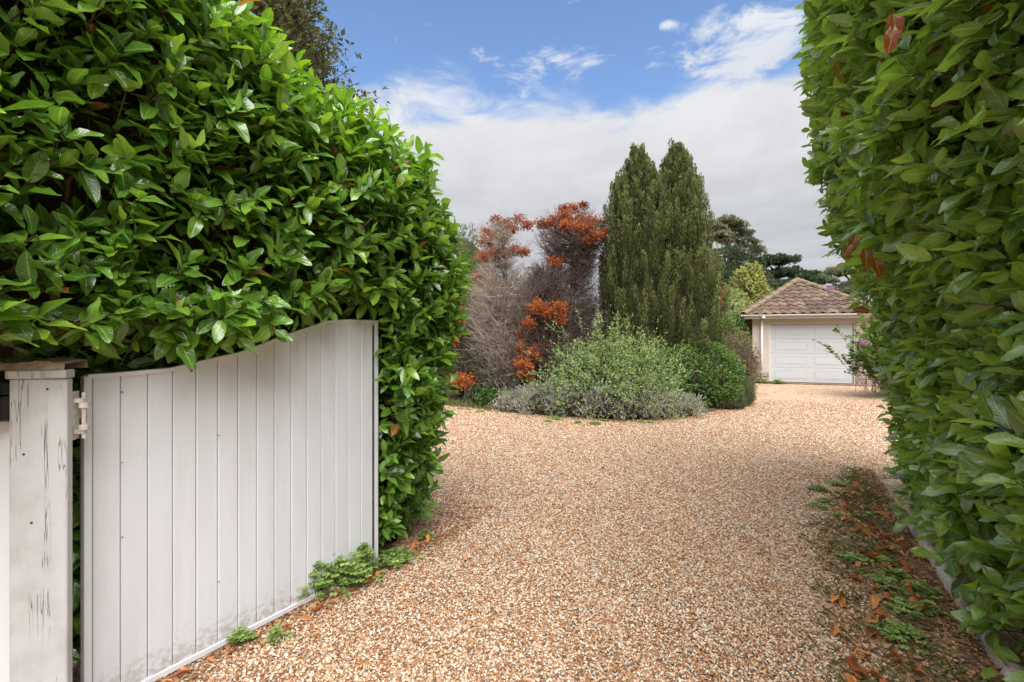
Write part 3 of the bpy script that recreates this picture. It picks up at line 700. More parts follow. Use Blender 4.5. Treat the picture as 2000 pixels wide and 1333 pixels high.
def post():
    px0, px1, yf = -1.897, -1.712, 1.75; cx = (px0+px1)/2
    p = empty('gate_post', (cx, yf+.02, 0), math.radians(12), 'thick square white gate post with cracked and peeling paint, at the left edge', 'post')
    hw = (px1-px0)/2
    m = MB(); m.box(-hw, hw, -.02, .014, -.02, 1.445, .004); m.build('post_body', M['post'], p)
    MB().box(-hw-.005, hw+.004, -.034, .02, 1.446, 1.478, .004).build('post_cap', M['post'], p)
    V = []; n = 16
    for i in range(n+1):
        x = -hw-.10+(2*hw+.10)*i/n; h = .030+.006*math.sin(i*.7)+random.uniform(-.004, .004)
        V += [(x, -.032, 1.4785), (x, -.028+.004*math.sin(i*2.2), 1.4785+h), (x, .09, 1.4785+h+.01), (x, .10, 1.4785)]
    Fc = [(i*4+j, (i+1)*4+j, (i+1)*4+j+1, i*4+j+1) for i in range(n) for j in range(3)]
    npmesh('split_top_board', V, Fc, M['rawwood'], smooth=False, parent=p)
    # pintle hinge on the right-hand side
    h = MB().box(hw-.006, hw-.001, .0145, .05, 1.20, 1.39, .001).box(hw-.001, hw+.035, .016, .034, 1.345, 1.362, .002).box(hw-.001, hw+.035, .016, .034, 1.222, 1.238, .002)
    h.build('hinge_bracket', M['hinge'], p)
    MB().tube([(hw+.030, .026, 1.205), (hw+.030, .026, 1.385)], .008, 10).tube([(hw+.030, .026, 1.325), (hw+.030, .026, 1.346)], .017, 12).tube([(hw+.030, .026, 1.238), (hw+.030, .026, 1.258)], .017, 12).build('hinge_pin', M['hinge'], p, smooth=False)
    for (x, z) in ((.03, 1.405), (-.045, 1.16), (-.02, .9)): MB().tube([(x, -.018, z), (x, -.0225, z)], .004, 8).build('nail', M['metal_dark'], p)
    f = empty('fence_panel', (-2.2, 1.83, 0), 0, 'narrow strip of white painted fence board left of the post', 'fence')
    MB().box(-.35, .27, -.03, .012, 0, 1.275, .003).build('board', M['gate'], f)
    MB().box(-.35, .27, -.036, -.0305, 0, .06, .001).build('rail', M['gate_edge'], f)
    b = empty('mailbox', (-2.03, 1.74, 1.283), 0, 'black metal box with a sloping lid fixed left of the gate post', 'box')
    MB().box(-.12, .103, -.035, .05, 0, .10, .006).build('box_body', M['metal_dark'], b)
    MB().prism([(-.125, .102), (.107, .102), (.100, .145), (-.118, .150)], -.040, .052).build('lid', M['metal_dark'], b)
post()

# ------------------------------------------------------------------ hedges
def project(P):
    Y = np.maximum(P[..., 1], 0.05); return 1000+P[..., 0]/Y*F, 660-(P[..., 2]-CAMH)/Y*F
def visible_counts(pos, R, scl):
    """how many half-resolution photo pixels each leaf wins"""
    u = []
    for t in (0.15, 0.3, 0.45, 0.6, 0.75, 0.9):
        for c in (-.12, 0, .12): u.append((c, t, 0))
    u = np.array(u); P = np.einsum('nij,vj->nvi', R, u)*scl[:, None, None]+pos[:, None]
    x, y = project(P); q = 6.0; ix = (x/q).astype(int); iy = (y/q).astype(int); d = P[..., 1]
    ok = (x > 0) & (x < 2000) & (y > 0) & (y < 1333) & (d > .2); idx = iy*400+ix
    ids = np.repeat(np.arange(len(pos))[:, None], len(u), 1)[ok]; idx = idx[ok]; d = d[ok]
    o = np.lexsort((d, idx)); first = np.unique(idx[o], return_index=True)[1]
    return np.bincount(ids[o][first], minlength=len(pos))
def hedge_surface(fn, U, Vr, n):
    """sample n points evenly by area on fn(u,v)->P"""
    k = n*4; u = RNG.uniform(*U, k); v = RNG.uniform(*Vr, k); e = 1e-3
    P = fn(u, v); du = (fn(u+e, v)-P)/e; dv = (fn(u, v+e)-P)/e
    c = np.cross(du, dv); ar = np.linalg.norm(c, axis=1); w = ar/ar.sum()
    area = ar.mean()*(U[1]-U[0])*(Vr[1]-Vr[0])
    i = RNG.choice(k, n, p=w, replace=True)
    return P[i], nrm(c[i]), u[i], v[i], area
def surf_area(fn, U, Vr):
    return hedge_surface(fn, U, Vr, 2000)[4]
def core_mesh(name, fn, U, Vr, nu, nv, inset, parent, material):  # opaque dark shell, stands in for the hedge's shaded depth
    u, v = np.meshgrid(np.linspace(*U, nu), np.linspace(*Vr, nv), indexing='ij'); u, v = u.ravel(), v.ravel(); e = 1e-3
    P = fn(u, v); c = nrm(np.cross(fn(u+e, v)-P, fn(u, v+e)-P)); P = P-c*inset
    idx = np.arange(nu*nv).reshape(nu, nv)
    Fc = np.stack([idx[:-1, :-1], idx[1:, :-1], idx[1:, 1:], idx[:-1, 1:]], -1).reshape(-1, 4)
    return npmesh(name, P, Fc, material, parent=parent)
def leaf_objects(pos, R, scl, tint, sel, parent, material, bands=10):
    """the leaves that show largest, each an object sharing one of a few meshes"""
    lib = {}
    for i in sel:
        k = int(RNG.integers(0, len(LAUREL_HI))); tb = round(float(tint[i])*bands)/bands if tint[i] < 0.955 else (0.97 if tint[i] < .985 else 1.0)
        if (k, tb) not in lib:
            V, Fq, U = LAUREL_HI[k]; o = npmesh('leaf', V, Fq, material, U, np.full(len(V), min(tb, .95) if tint[i] < .955 else tb)); lib[(k, tb)] = o.data; bpy.data.objects.remove(o)
        o = link('leaf', lib[(k, tb)], parent)
        m = Matrix([[*R[i][r], pos[i][r]] for r in range(3)]+[[0, 0, 0, 1]]); o.matrix_local = m @ Matrix.Scale(float(scl[i]), 4)

def left_hedge():
    g = empty('laurel_hedge', (0, 0, 0), 0, 'tall glossy cherry laurel hedge behind and above the white gate on the left', 'hedge')
    S0, SE, RC, BK = -1.5, 2.02, 0.34, 1.1       # straight, corner radius, back run (metres along path)
    SA = SE+RC*PI/2
    def path(s):
        n = len(s); P = np.zeros((n, 2)); Nn = np.zeros((n, 2)); b = -GN
        st = s <= SE; P[st] = G0+GD*s[st][:, None]; Nn[st] = GN
        ar = (s > SE) & (s <= SA); a = (s[ar]-SE)/RC; c = G0+GD*SE+b*RC
        P[ar] = c+RC*(GN*np.cos(a)[:, None]+GD*np.sin(a)[:, None]); Nn[ar] = GN*np.cos(a)[:, None]+GD*np.sin(a)[:, None]
        bk = s > SA; P[bk] = c+GD*RC+b*(s[bk]-SA)[:, None]; Nn[bk] = GD
        return P, Nn
    def H(s):
        return np.interp(s/GL, [-1, .3, .7, 1.0, 1.25, 1.45, 1.6, 1.9, 2.4], [3.6, 3.27, 3.13, 3.03, 2.90, 2.74, 2.62, 2.58, 2.6])
    def fn(s, v):
        # v 0..1 face, 1..1.5 round shoulder, 1.5..2.6 top
        P, Nn = path(s); h = H(s); r = 0.33
        zf = np.clip(v, 0, 1)*(h-r); a = np.clip((v-1)/.5, 0, 1)*PI/2; top = np.clip(v-1.5, 0, 2)
        z = zf+r*np.sin(a)+0.0*top; inw = r*(1-np.cos(a))+top
        t = s/GL; gt = gate_top(np.clip(t, 0, 1))
        w = 1-sstep(t, 1.0, 1.05)
        lean = .05*np.clip(z-1.7, 0, 2)
        o1 = -.13+.36*sstep(z, gt-.06, gt+.20)+lean
        o2 = .02+.17*sstep(z, .2, 1.7)+lean
        off = o1*w+o2*(1-w)
        endf = sstep(s, SE-.25, SA); off = off*(1-endf)+endf*(-.20*(1-sstep(z, 0.1, 1.5))+.05)
        Q = np.empty((len(s), 3)); Q[:, :2] = P+Nn*(off-inw)[:, None]; Q[:, 2] = z
        Q[:, :2] += Nn*lumps(Q, 2.3, .045)[:, None]; Q[:, 2] += np.where(v > 1.2, lumps(Q, 2.6, .035, 2.0), 0)
        return Q
    U, Vr = (S0, SA+BK), (0.03, 2.2)
    area = surf_area(fn, U, Vr); n = int(area*225)
    P, Nm, s, v, _ = hedge_surface(fn, U, Vr, n)
    depth = RNG.random(n)**1.3*.30-.02
    p0 = P-Nm*(depth+.08)[:, None]
    sd = nrm(Nm*.95+np.array([0, 0, .55])+RNG.normal(0, .38, (n, 3)))
    ln = RNG.uniform(.09, .17, n)
    pos, R, scl, si = shoots(p0, sd, ln, 6, .126, .75, (68, 28), .36)
    # leaf tint: fresh growth near the top, darker deeper into the hedge
    tint = RNG.beta(1.8, 2.2, len(pos))*.78+.12*RNG.random(len(pos))
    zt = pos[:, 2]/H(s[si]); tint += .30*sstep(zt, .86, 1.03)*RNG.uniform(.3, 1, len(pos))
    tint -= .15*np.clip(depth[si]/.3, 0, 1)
    tint = np.clip(tint, 0, .948); br = RNG.random(len(pos)) < .010; tint[br] = RNG.uniform(.97, 1.0, br.sum())
    # keep leaves out of the gate and post
    def blocked(Q):
        a = (Q[:, 0]-G0[0])*GD[0]+(Q[:, 1]-G0[1])*GD[1]; o = (Q[:, 0]-G0[0])*GN[0]+(Q[:, 1]-G0[1])*GN[1]
        gt = gate_top(np.clip(a/GL, 0, 1)); ing = (a > -.02) & (a < GL+.02) & (Q[:, 2] < gt+.015)
        inp = (Q[:, 0] > -2.4) & (Q[:, 0] < -1.64) & (Q[:, 1] < 1.96) & (Q[:, 2] < 1.545)
        return ing, o, inp
    tip = pos+R[:, :, 1]*scl[:, None]
    i1, o1, q1 = blocked(pos); i2, o2, q2 = blocked(tip)
    bad = (i1 | i2) & (np.minimum(o1, o2) < .03) & (np.maximum(o1, o2) > -.05) | q1 | q2
    bad |= (i1 | i2) & (o2 > 0) & ((tip[:, 2] < gate_top(np.clip(((tip[:, 0]-G0[0])*GD[0]+(tip[:, 1]-G0[1])*GD[1])/GL, 0, 1))-.15) & (((tip[:, 0]-G0[0])*GD[0]+(tip[:, 1]-G0[1])*GD[1]) < GL-.12))
    bad |= tip[:, 2] < .04
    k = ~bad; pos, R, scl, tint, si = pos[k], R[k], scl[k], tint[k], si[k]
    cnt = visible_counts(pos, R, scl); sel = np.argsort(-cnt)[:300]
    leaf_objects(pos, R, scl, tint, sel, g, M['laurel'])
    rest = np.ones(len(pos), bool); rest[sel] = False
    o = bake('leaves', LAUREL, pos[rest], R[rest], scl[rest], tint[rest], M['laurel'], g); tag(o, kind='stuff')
    # stems
    kk = np.unique(si); a = p0[kk]-sd[kk]*.10; b = p0[kk]+sd[kk]*ln[kk][:, None]; i1, o1, q1 = blocked(b); i0, o0, q0 = blocked(a)
    ok = ~((i1 | i0) & (np.maximum(o1, o0) > -.05) | q1 | q0); a, b = a[ok], b[ok]
    mid = (a+b)/2+RNG.normal(0, .008, a.shape)
    tag(tubes('stems', np.stack([a, mid, b], 1), np.tile([.004, .003, .0018], (len(a), 1)), M['twig'], g), kind='stuff')
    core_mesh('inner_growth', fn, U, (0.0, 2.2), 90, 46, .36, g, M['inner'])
    # a few thick woody branches seen between the leaves
    n = 60; P, Nm, s, v, _ = hedge_surface(fn, (S0, SA), (.5, .88), n)
    a = P-Nm*.30; b = P-Nm*.09+np.stack([RNG.normal(0, .1, n), RNG.normal(0, .1, n), RNG.uniform(.1, .4, n)], 1)
    tubes('branches', np.stack([a, (a+b)/2+RNG.normal(0, .02, a.shape), b], 1), np.tile([.010, .007, .004], (n, 1)), M['bark'], g, sides=5).__setitem__('kind', 'stuff')
left_hedge()

def right_hedge():
    g = empty('laurel_hedge', (0, 0, 0), 0, 'towering broadleaf hedge above the stone kerb on the right, leaning over the drive', 'hedge')
    D = np.array([.6, 1])/math.hypot(.6, 1); Nl = np.array([-D[1], D[0]])
    L1 = 5.05*math.hypot(.6, 1); RC = .35
    y0 = .25; B0 = np.array([kerb_x(y0), y0]); SE = (5.2-y0)*math.hypot(.6, 1)-RC; SA = SE+RC*PI/2
    def fn(s, z):
        n = len(s); P = np.zeros((n, 2)); Nn = np.zeros((n, 2))
        st = s <= SE; P[st] = B0+D*s[st][:, None]; Nn[st] = Nl
        ar = (s > SE) & (s <= SA); a = (s[ar]-SE)/RC; c = B0+D*SE-Nl*RC
        P[ar] = c+RC*(Nl*np.cos(a)[:, None]+D*np.sin(a)[:, None]); Nn[ar] = Nl*np.cos(a)[:, None]+D*np.sin(a)[:, None]
        bk = s > SA; P[bk] = c+D*RC-Nl*(s[bk]-SA)[:, None]; Nn[bk] = D
        lean = np.interp(z, [0, .25, 1.0, 1.6, 2.0, 2.6, 3.2, 3.8, 4.6, 6], [-.09, -.06, -.02, .0, .17, .44, .56, .62, .66, .70])
        yy = P[:, 1]; f = sstep(yy, .3, 3.0); lean = np.where(lean > 0, lean*f, lean)+.04-.14*sstep(yy, 2.6, 4.6)*(1-sstep(z, 1.6, 2.4))
        endf = sstep(s, SE, SA)
        Q = np.empty((n, 3)); Q[:, 0] = P[:, 0]-lean; Q[:, 1] = P[:, 1]; Q[:, 2] = z
        Q[:, :2] += Nn*lumps(Q, 2.1, .055, 1.3)[:, None]
        return Q
    def fnf(s, z): # orientation: outward normal
        return fn(s, z)
    U, Vr = (0, SA+.9), (.10, 5.7)
    P, Nm, s, v, area = hedge_surface(fnf, U, Vr, 2000)
    sign = -1.0 if (Nm[:, 0].mean() > 0) else 1.0
    n = int(area*118)
    P, Nm, s, v, _ = hedge_surface(fnf, U, Vr, n); Nm = Nm*sign
    depth = RNG.random(n)**1.4*.32-.02; p0 = P-Nm*(depth+.08)[:, None]
    sd = nrm(Nm*.8+np.array([-.05, -.1, .50])+RNG.normal(0, .45, (n, 3))); ln = RNG.uniform(.10, .20, n)
    pos, R, scl, si = shoots(p0, sd, ln, 6, .160, .6, (68, 28), .35)
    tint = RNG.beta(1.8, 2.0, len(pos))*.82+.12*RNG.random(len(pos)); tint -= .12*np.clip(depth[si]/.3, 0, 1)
    tint = np.clip(tint, 0, .948); br = RNG.random(len(pos)) < .012; tint[br] = RNG.uniform(.97, 1.0, br.sum())
    # a patch of dead leaves hanging at the shoulder
    c = at(1690, 500, 3.9); near = (np.linalg.norm((pos-c)*np.array([1, .5, 1]), axis=1) < .22) & (RNG.random(len(pos)) < .3); tint[near] = .975
    tip = pos+R[:, :, 1]*scl[:, None]; k = (tip[:, 2] > .05) & (pos[:, 1] > .2)
    dist = np.linalg.norm(pos-np.array([0, 0, CAMH]), axis=1); k &= dist > .95
    pos, R, scl, tint, si = pos[k], R[k], scl[k], tint[k], si[k]
    cnt = visible_counts(pos, R, scl); sel = np.argsort(-cnt)[:293]
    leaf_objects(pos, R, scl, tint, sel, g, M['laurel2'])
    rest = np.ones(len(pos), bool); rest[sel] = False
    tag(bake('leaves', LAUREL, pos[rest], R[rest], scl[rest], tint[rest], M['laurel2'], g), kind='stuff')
    # the few red dying leaves hanging at the top and at the shoulder
    for (px, py, Y, s_, d) in ((1742, 22, 2.05, .135, (.1, -.2, -1)), (1748, 45, 2.0, .13, (-.35, -.2, -1)), (1672, 455, 3.2, .14, (-.4, -.3, -1)), (1688, 480, 3.15, .16, (.05, -.2, -1)), (1705, 500, 3.1, .15, (.25, -.3, -1)), (1664, 470, 3.2, .12, (-.7, -.3, -1)), (1700, 610, 3.3, .12, (-1, -.1, .3))):
        LV, LF, LU = LAUREL_HI[3]; o = npmesh('leaf', LV, LF, M['laurel2'], LU, np.full(len(LV), 1.0 if py < 300 else .977), parent=g)
        Rr = frames(np.array([d], float), np.array([[-.5, -1, .35]]))[0]; p = at(px, py, Y)
        o.matrix_local = Matrix([[*Rr[r], p[r]] for r in range(3)]+[[0, 0, 0, 1]]) @ Matrix.Scale(s_, 4); o['label'] = 'red-brown dying leaf hanging down'
    a = p0-sd*.14; b = p0+sd*ln[:, None]; mid = (a+b)/2+RNG.normal(0, .012, a.shape)
    tag(tubes('stems', np.stack([a, mid, b], 1), np.tile([.005, .0035, .002], (n, 1)), M['bark'], g), kind='stuff')
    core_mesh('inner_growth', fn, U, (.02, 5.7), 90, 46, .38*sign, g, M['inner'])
    n = 130; P, Nm, s, v, _ = hedge_surface(fnf, (0, SA), (.3, 5), n); Nm = Nm*sign
    a = P-Nm*.32; b = P-Nm*.06+np.stack([RNG.normal(0, .10, n), RNG.normal(0, .10, n), RNG.uniform(-.05, .25, n)], 1)
    tubes('branches', np.stack([a, (a+b)/2+RNG.normal(0, .03, a.shape), b], 1), np.tile([.007, .005, .003], (n, 1)), M['deadtwig'], g, sides=5).__setitem__('kind', 'stuff')
right_hedge()

# ------------------------------------------------------------------ shrubs and trees
def blob_core(name, c, r, material, parent, k=.72, zmin=0.0, seed=0):  # opaque dark core, stands in for the shrub's shaded inside
    n, m_ = 18, 10; V = []
    for j in range(m_+1):
        ph = -PI/2+PI*j/m_
        for i in range(n):
            th = 2*PI*i/n; d = np.array([math.cos(ph)*math.cos(th), math.cos(ph)*math.sin(th), math.sin(ph)])
            q = np.array(c)+d*np.array(r)*k*(1+.12*math.sin(3*th+seed)*math.cos(ph*2)); q[2] = max(q[2], zmin); V.append(q)
    Fc = [(j*n+i, j*n+(i+1) % n, (j+1)*n+(i+1) % n, (j+1)*n+i) for j in range(m_) for i in range(n)]
    return npmesh(name, V, Fc, material, parent=parent)
def ellip_pts(c, r, n, depth=.25, lump=.12, seed=0.0, zmin=None, fr=3.0):
    d = rand_dir(n*2); 
    c = np.array(c); r = np.array(r)
    rr = 1-RNG.random(n*2)**1.6*depth+lumps(d*1.0, fr, lump, seed)
    P = c+d*r*rr[:, None]; N = nrm(d/r)
    k = P[:, 2] > (zmin if zmin is not None else -9); P, N = P[k][:n], N[k][:n]
    return P, N
def bush(name, label, cat, c, r, n, leaf, matn, group=None, k=5, up=.5, tmpl=None, lump=.12, depth=.25, spread=.35, stem=.10, inner='inner', extra=(), core=.74, twig='twig', tilt=(65, 25), upb=.4, fr=3.0, base_z=0.0):
    g = empty(name, (c[0], c[1], base_z), 0, label, cat, group); off = np.array([c[0], c[1], base_z])
    Ps, Ns = [], []
    blobs = [(c, r, 1.0)]+[(e[0], e[1], e[2]) for e in extra]
    for i, (cc, r2, w) in enumerate(blobs):
        P, N = ellip_pts(cc, r2, int(n*w), depth, lump, i*1.7, base_z+.03, fr); Ps.append(P); Ns.append(N)
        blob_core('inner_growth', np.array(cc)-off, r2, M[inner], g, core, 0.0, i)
    P, N = np.concatenate(Ps), np.concatenate(Ns)
    sd = nrm(N+np.array([0, 0, up])+RNG.normal(0, spread, P.shape)); ln = RNG.uniform(.6, 1.2, len(P))*stem
    pos, R, scl, si = shoots(P-off, sd, ln, k, leaf, upb, tilt, .3)
    tint = np.clip(RNG.beta(2, 2.4, len(pos))+.18*lumps(pos, 2.5, 1.0, 3.0), 0, 1)
    tag(bake('foliage', tmpl or DIAM, pos, R, scl, tint, M[matn], g), kind='stuff')
    m = RNG.random(len(P)) < .5; a = (P-off-sd*stem*.8)[m]; b = (P-off+sd*ln[:, None])[m]
    tag(tubes('twigs', np.stack([a, b], 1), np.tile([.004, .002], (len(a), 1))*max(1, stem*6), M[twig], g), kind='stuff')
    return g

# --- twin Irish yews
def yew(label, cx, cy, top, prof, nplume, seed):
    g = empty('yew_tree', (cx, cy, .06), 0, label, 'tree', 'columnar yews standing together')
    MB().tube([(0, 0, -.05), (.02, 0, .5), (0, .02, 2.0), (0, 0, top*.75)], [.16, .13, .10, .03], 8).build('trunk', M['bark'], g, smooth=True)
    zs = np.array([p[0] for p in prof])*top; rs = np.array([p[1] for p in prof])
    # plume bases over the surface
    z = RNG.uniform(.02, .985, nplume)**.95*top; th = RNG.uniform(0, 2*PI, nplume)
    r = np.interp(z, zs, rs)*(1-RNG.random(nplume)**2*.35)*(1+.10*np.sin(5*th+seed)+.05*np.sin(9*th+z*2))
    base = np.stack([r*np.cos(th), r*np.sin(th), z], 1); out = np.stack([np.cos(th), np.sin(th), np.zeros(nplume)], 1)
    L = RNG.uniform(.5, 1.05, nplume)*np.interp(z/top, [0, .7, .95], [1, .85, .5]); pr = RNG.uniform(.055, .115, nplume)
    ax = nrm(out*.10+np.array([0, 0, 1])+RNG.normal(0, .05, base.shape))
    ns = 108; f = RNG.random((nplume, ns)); al = RNG.uniform(0, 2*PI, (nplume, ns))
    a1 = nrm(np.cross(ax, out)); a2 = np.cross(ax, a1)
    rad = pr[:, None]*np.sin(PI*np.clip(f*.9+.08, 0, 1))**.7*(1-.25*f)
    rd = a1[:, None]*np.cos(al)[..., None]+a2[:, None]*np.sin(al)[..., None]
    pos = base[:, None]+ax[:, None]*(f*L[:, None])[..., None]+rd*rad[..., None]*.8
    d = nrm(ax[:, None]*1.3+rd*.5+RNG.normal(0, .22, rd.shape)); nn = nrm(rd+RNG.normal(0, .3, rd.shape))
    pos = pos.reshape(-1, 3); d = d.reshape(-1, 3); nn = nn.reshape(-1, 3)
    ptint = RNG.beta(1.1, 1.1, nplume); tint = np.clip(.45*np.repeat(ptint, ns)+.55*f.ravel()**1.5-.1+RNG.normal(0, .08, len(pos)), 0, 1)  # tint gradient paints highlights towards the plume tips
    scl = RNG.uniform(.05, .095, len(pos))
    tag(bake('crown', [(V*np.array([.5, 1, 1]), Fq, U) for V, Fq, U in DIAM], pos, frames(d, nn), scl, tint, M['yew_needles'], g), kind='stuff')
    nz, nt = 22, 16; V = []
    for i in range(nz+1):
        zz = top*.95*i/nz; rr = np.interp(zz, zs, rs)*.72
        for j in range(nt): V.append((rr*math.cos(2*PI*j/nt), rr*math.sin(2*PI*j/nt), zz))
    Fc = [(i*nt+j, i*nt+(j+1) % nt, (i+1)*nt+(j+1) % nt, (i+1)*nt+j) for i in range(nz) for j in range(nt)]
    npmesh('inner_growth', V, Fc, M['inner'], parent=g)  # solid dark core in place of the yew's shaded inside
yew('dark green columnar yew, the left and slimmer of the two fused columns', 3.17, 11.6, 6.0, [(0, .70), (.12, .82), (.35, .88), (.62, .84), (.76, .70), (.86, .46), (.94, .20), (1, .03)], 800, 1.0)
yew('dark green columnar yew, the right and broader of the two fused columns', 4.20, 11.75, 6.2, [(0, .96), (.12, 1.08), (.42, 1.0), (.60, .82), (.73, .65), (.83, .47), (.93, .20), (1, .03)], 900, 2.0)

# --- dead conifers
def dead_conifer(label, cx, cy, top, prof, matn, nbr, clumps_o, clumps_r, seed, lean_top=0.0, ntw=34, trunkmat='bark', zdens=None, tips=.55):
    g = empty('dead_conifer', (cx, cy, .06), 0, label, 'tree'); off = np.array([cx, cy, .06])
    MB().tube([(0, 0, -.05), (.05, 0, .9), (-.03, .02, 1.9), (.06, 0, 2.9), (lean_top, 0, top*.9)], [.13, .11, .085, .06, .02], 8).build('trunk', M[trunkmat], g, smooth=True)
    zs = np.array([p[0] for p in prof])*top; rs = np.array([p[1] for p in prof])
    z = RNG.uniform(.06, .97, nbr)*top
    if zdens is not None: z = RNG.choice(np.linspace(.03, .97, 60)*top, nbr, p=zdens/np.sum(zdens))+RNG.normal(0, .05, nbr)
    th = RNG.uniform(0, 2*PI, nbr); r = np.interp(z, zs, rs)*RNG.uniform(.6, 1.08, nbr)
    out = np.stack([np.cos(th), np.sin(th), np.zeros(nbr)], 1); t = np.linspace(0, 1, 5)
    pts = np.zeros((nbr, 5, 3)); z0 = z-r*.30
    for i, q in enumerate(t):
        pts[:, i] = out*(r*q)[:, None]; pts[:, i, 2] = z0+r*(.12*q+.30*q**2.2)+(RNG.normal(0, .02, nbr) if i else 0); pts[:, i, :2] += RNG.normal(0, .02, (nbr, 2)) if i else 0
    tag(tubes('branches', pts, np.tile([.020, .014, .009, .006, .003], (nbr, 1)), M[matn], g, 4), kind='stuff')
    # fine twigs sweeping up and out from every branch
    q = RNG.uniform(.25, 1.0, (nbr, ntw)); i0 = np.clip((q*4).astype(int), 0, 3); fr = q*4-i0
    b = pts[np.arange(nbr)[:, None], i0]*(1-fr)[..., None]+pts[np.arange(nbr)[:, None], i0+1]*fr[..., None]
    o3 = np.repeat(out[:, None], ntw, 1); N = nbr*ntw; b = b.reshape(-1, 3); o3 = o3.reshape(-1, 3)
    side = nrm(RNG.normal(size=(N, 3))); d0 = nrm(o3*.75+side*.75+np.array([0, 0, .05])); ln = RNG.uniform(.5, 1.2, N)*tips
    cv = np.array([0, 0, 1.0])*RNG.uniform(.1, 1.1, N)[:, None]
    ln *= 1-.55*sstep(b[:, 2]/top, .55, 1.0)
    tp = np.stack([b, b+d0*(ln*.5)[:, None]+cv*(ln*.08)[:, None], b+d0*ln[:, None]+cv*(ln*.5)[:, None]], 1)
    tag(tubes('twigs', tp, np.tile([.0062, .0046, .0018], (N, 1)), M[matn], g), kind='stuff')
    # tiny side twiglets
    m = RNG.random(N) < .45; dd = nrm(tp[m][:, 2]-tp[m][:, 1]); K = 2
    tb = np.repeat(tp[m][:, 1], K, 0)+np.repeat(tp[m][:, 2]-tp[m][:, 1], K, 0)*RNG.random((m.sum()*K, 1)); d2 = nrm(np.repeat(dd, K, 0)+RNG.normal(0, .55, (m.sum()*K, 3)))
    l2 = RNG.uniform(.05, .14, len(tb))
    tag(tubes('twiglets', np.stack([tb, tb+d2*l2[:, None]], 1), np.tile([.0028, .0012], (len(tb), 1)), M[matn], g), kind='stuff')
    for (cl, mn) in ((clumps_o, 'dead_foliage_orange'), (clumps_r, 'dead_foliage_red')):
        for (px, py, rx, rz_, dy) in cl:
            c = at(px, py, cy+dy)-off; s = (cy+dy)/F; rr = np.array([rx*s, rx*s*.9, rz_*s])
            n = int(90+1500*rr[0]*rr[2]*4); P, Nm = ellip_pts(c, rr*1.12, n, .95, .34, px*.1, fr=5.0)
            sd = nrm(Nm*.8+np.array([0, 0, .7])+RNG.normal(0, .4, P.shape)); pos, R, scl, si = shoots(P, sd, np.full(len(P), .03), 3, .048, .3, (45, 15), .4)
            bake('orange_foliage' if mn.endswith('orange') else 'red_foliage', SPRAY, pos, R, scl, np.clip(RNG.beta(2, 2, len(pos))+.2*Nm[si][:, 2], 0, 1), M[mn], g)
    return g
zd = np.linspace(1.25, .6, 60); zd[38:] *= .42; zd[52:] *= 1.3
zd2 = np.ones(60); zd2[30:44] = .5
dead_conifer('dead grey-brown conifer with swept bare twigs, left of the orange-topped one', -.22, 11.6, 4.45,
             [(0, .50), (.15, .65), (.35, .85), (.55, .86), (.66, .66), (.78, .42), (.9, .72), (1, .3)], 'deadtwig', 420,
             [(955, 470, 17, 14, 0), (945, 502, 15, 9, -.2), (972, 494, 18, 8, -.2), (1003, 490, 16, 9, -.1), (935, 540, 10, 8, 0), (1024, 495, 9, 6, 0), (948, 454, 6, 5, 0)],
             [(983, 437, 20, 8, 0), (1012, 430, 13, 7, .2), (1030, 441, 12, 7, -.1), (966, 428, 8, 5, 0), (998, 448, 12, 5, -.3)], 1, -.02, 22, 'bark', zd)
dead_conifer('dead dark conifer topped with an orange umbrella of dry foliage beside the yews', 1.52, 11.9, 4.75,
             [(0, .50), (.2, .75), (.4, .78), (.55, .66), (.64, .42), (.76, .66), (.88, .86), (1, .4)], 'deadtwig_dark', 440,
             [(1077, 436, 20, 9, 0), (1102, 424, 24, 9, -.3), (1120, 408, 18, 8, 0), (1135, 436, 26, 11, -.3), (1160, 436, 22, 10, 0), (1128, 446, 24, 9, -.6),
              (1160, 462, 20, 9, -.5), (1145, 472, 14, 7, -.5), (1083, 512, 15, 9, -.4), (1178, 455, 12, 6, -.3), (1105, 440, 14, 6, -.6)],
             [(1060, 440, 14, 10, 0), (1075, 574, 24, 12, -.3), (1100, 408, 10, 6, 0), (1140, 402, 8, 5, 0)], 2, .10, 22, 'bark', zd2)
dead_conifer('low tangle of dead pinkish twigs with scattered orange tufts between the two dead conifers', .84, 11.3, 3.35,
             [(0, .50), (.3, .70), (.7, .66), (1, .35)], 'deadtwig_dark', 260,
             [(1050, 600, 14, 13, -.75), (1090, 603, 15, 13, -.75), (1033, 632, 10, 10, -.75), (1043, 695, 14, 13, -.6), (1020, 712, 15, 10, -.7), (1018, 680, 8, 12, -.5),
              (1034, 735, 9, 9, -.7), (1033, 722, 8, 8, -.8), (1017, 733, 5, 5, -.8), (1067, 612, 8, 10, -.75), (1095, 625, 8, 10, -.75)],
             [(1057, 680, 18, 8, -.4), (1015, 655, 7, 10, -.3)], 3, .05, 22, 'bark', None)

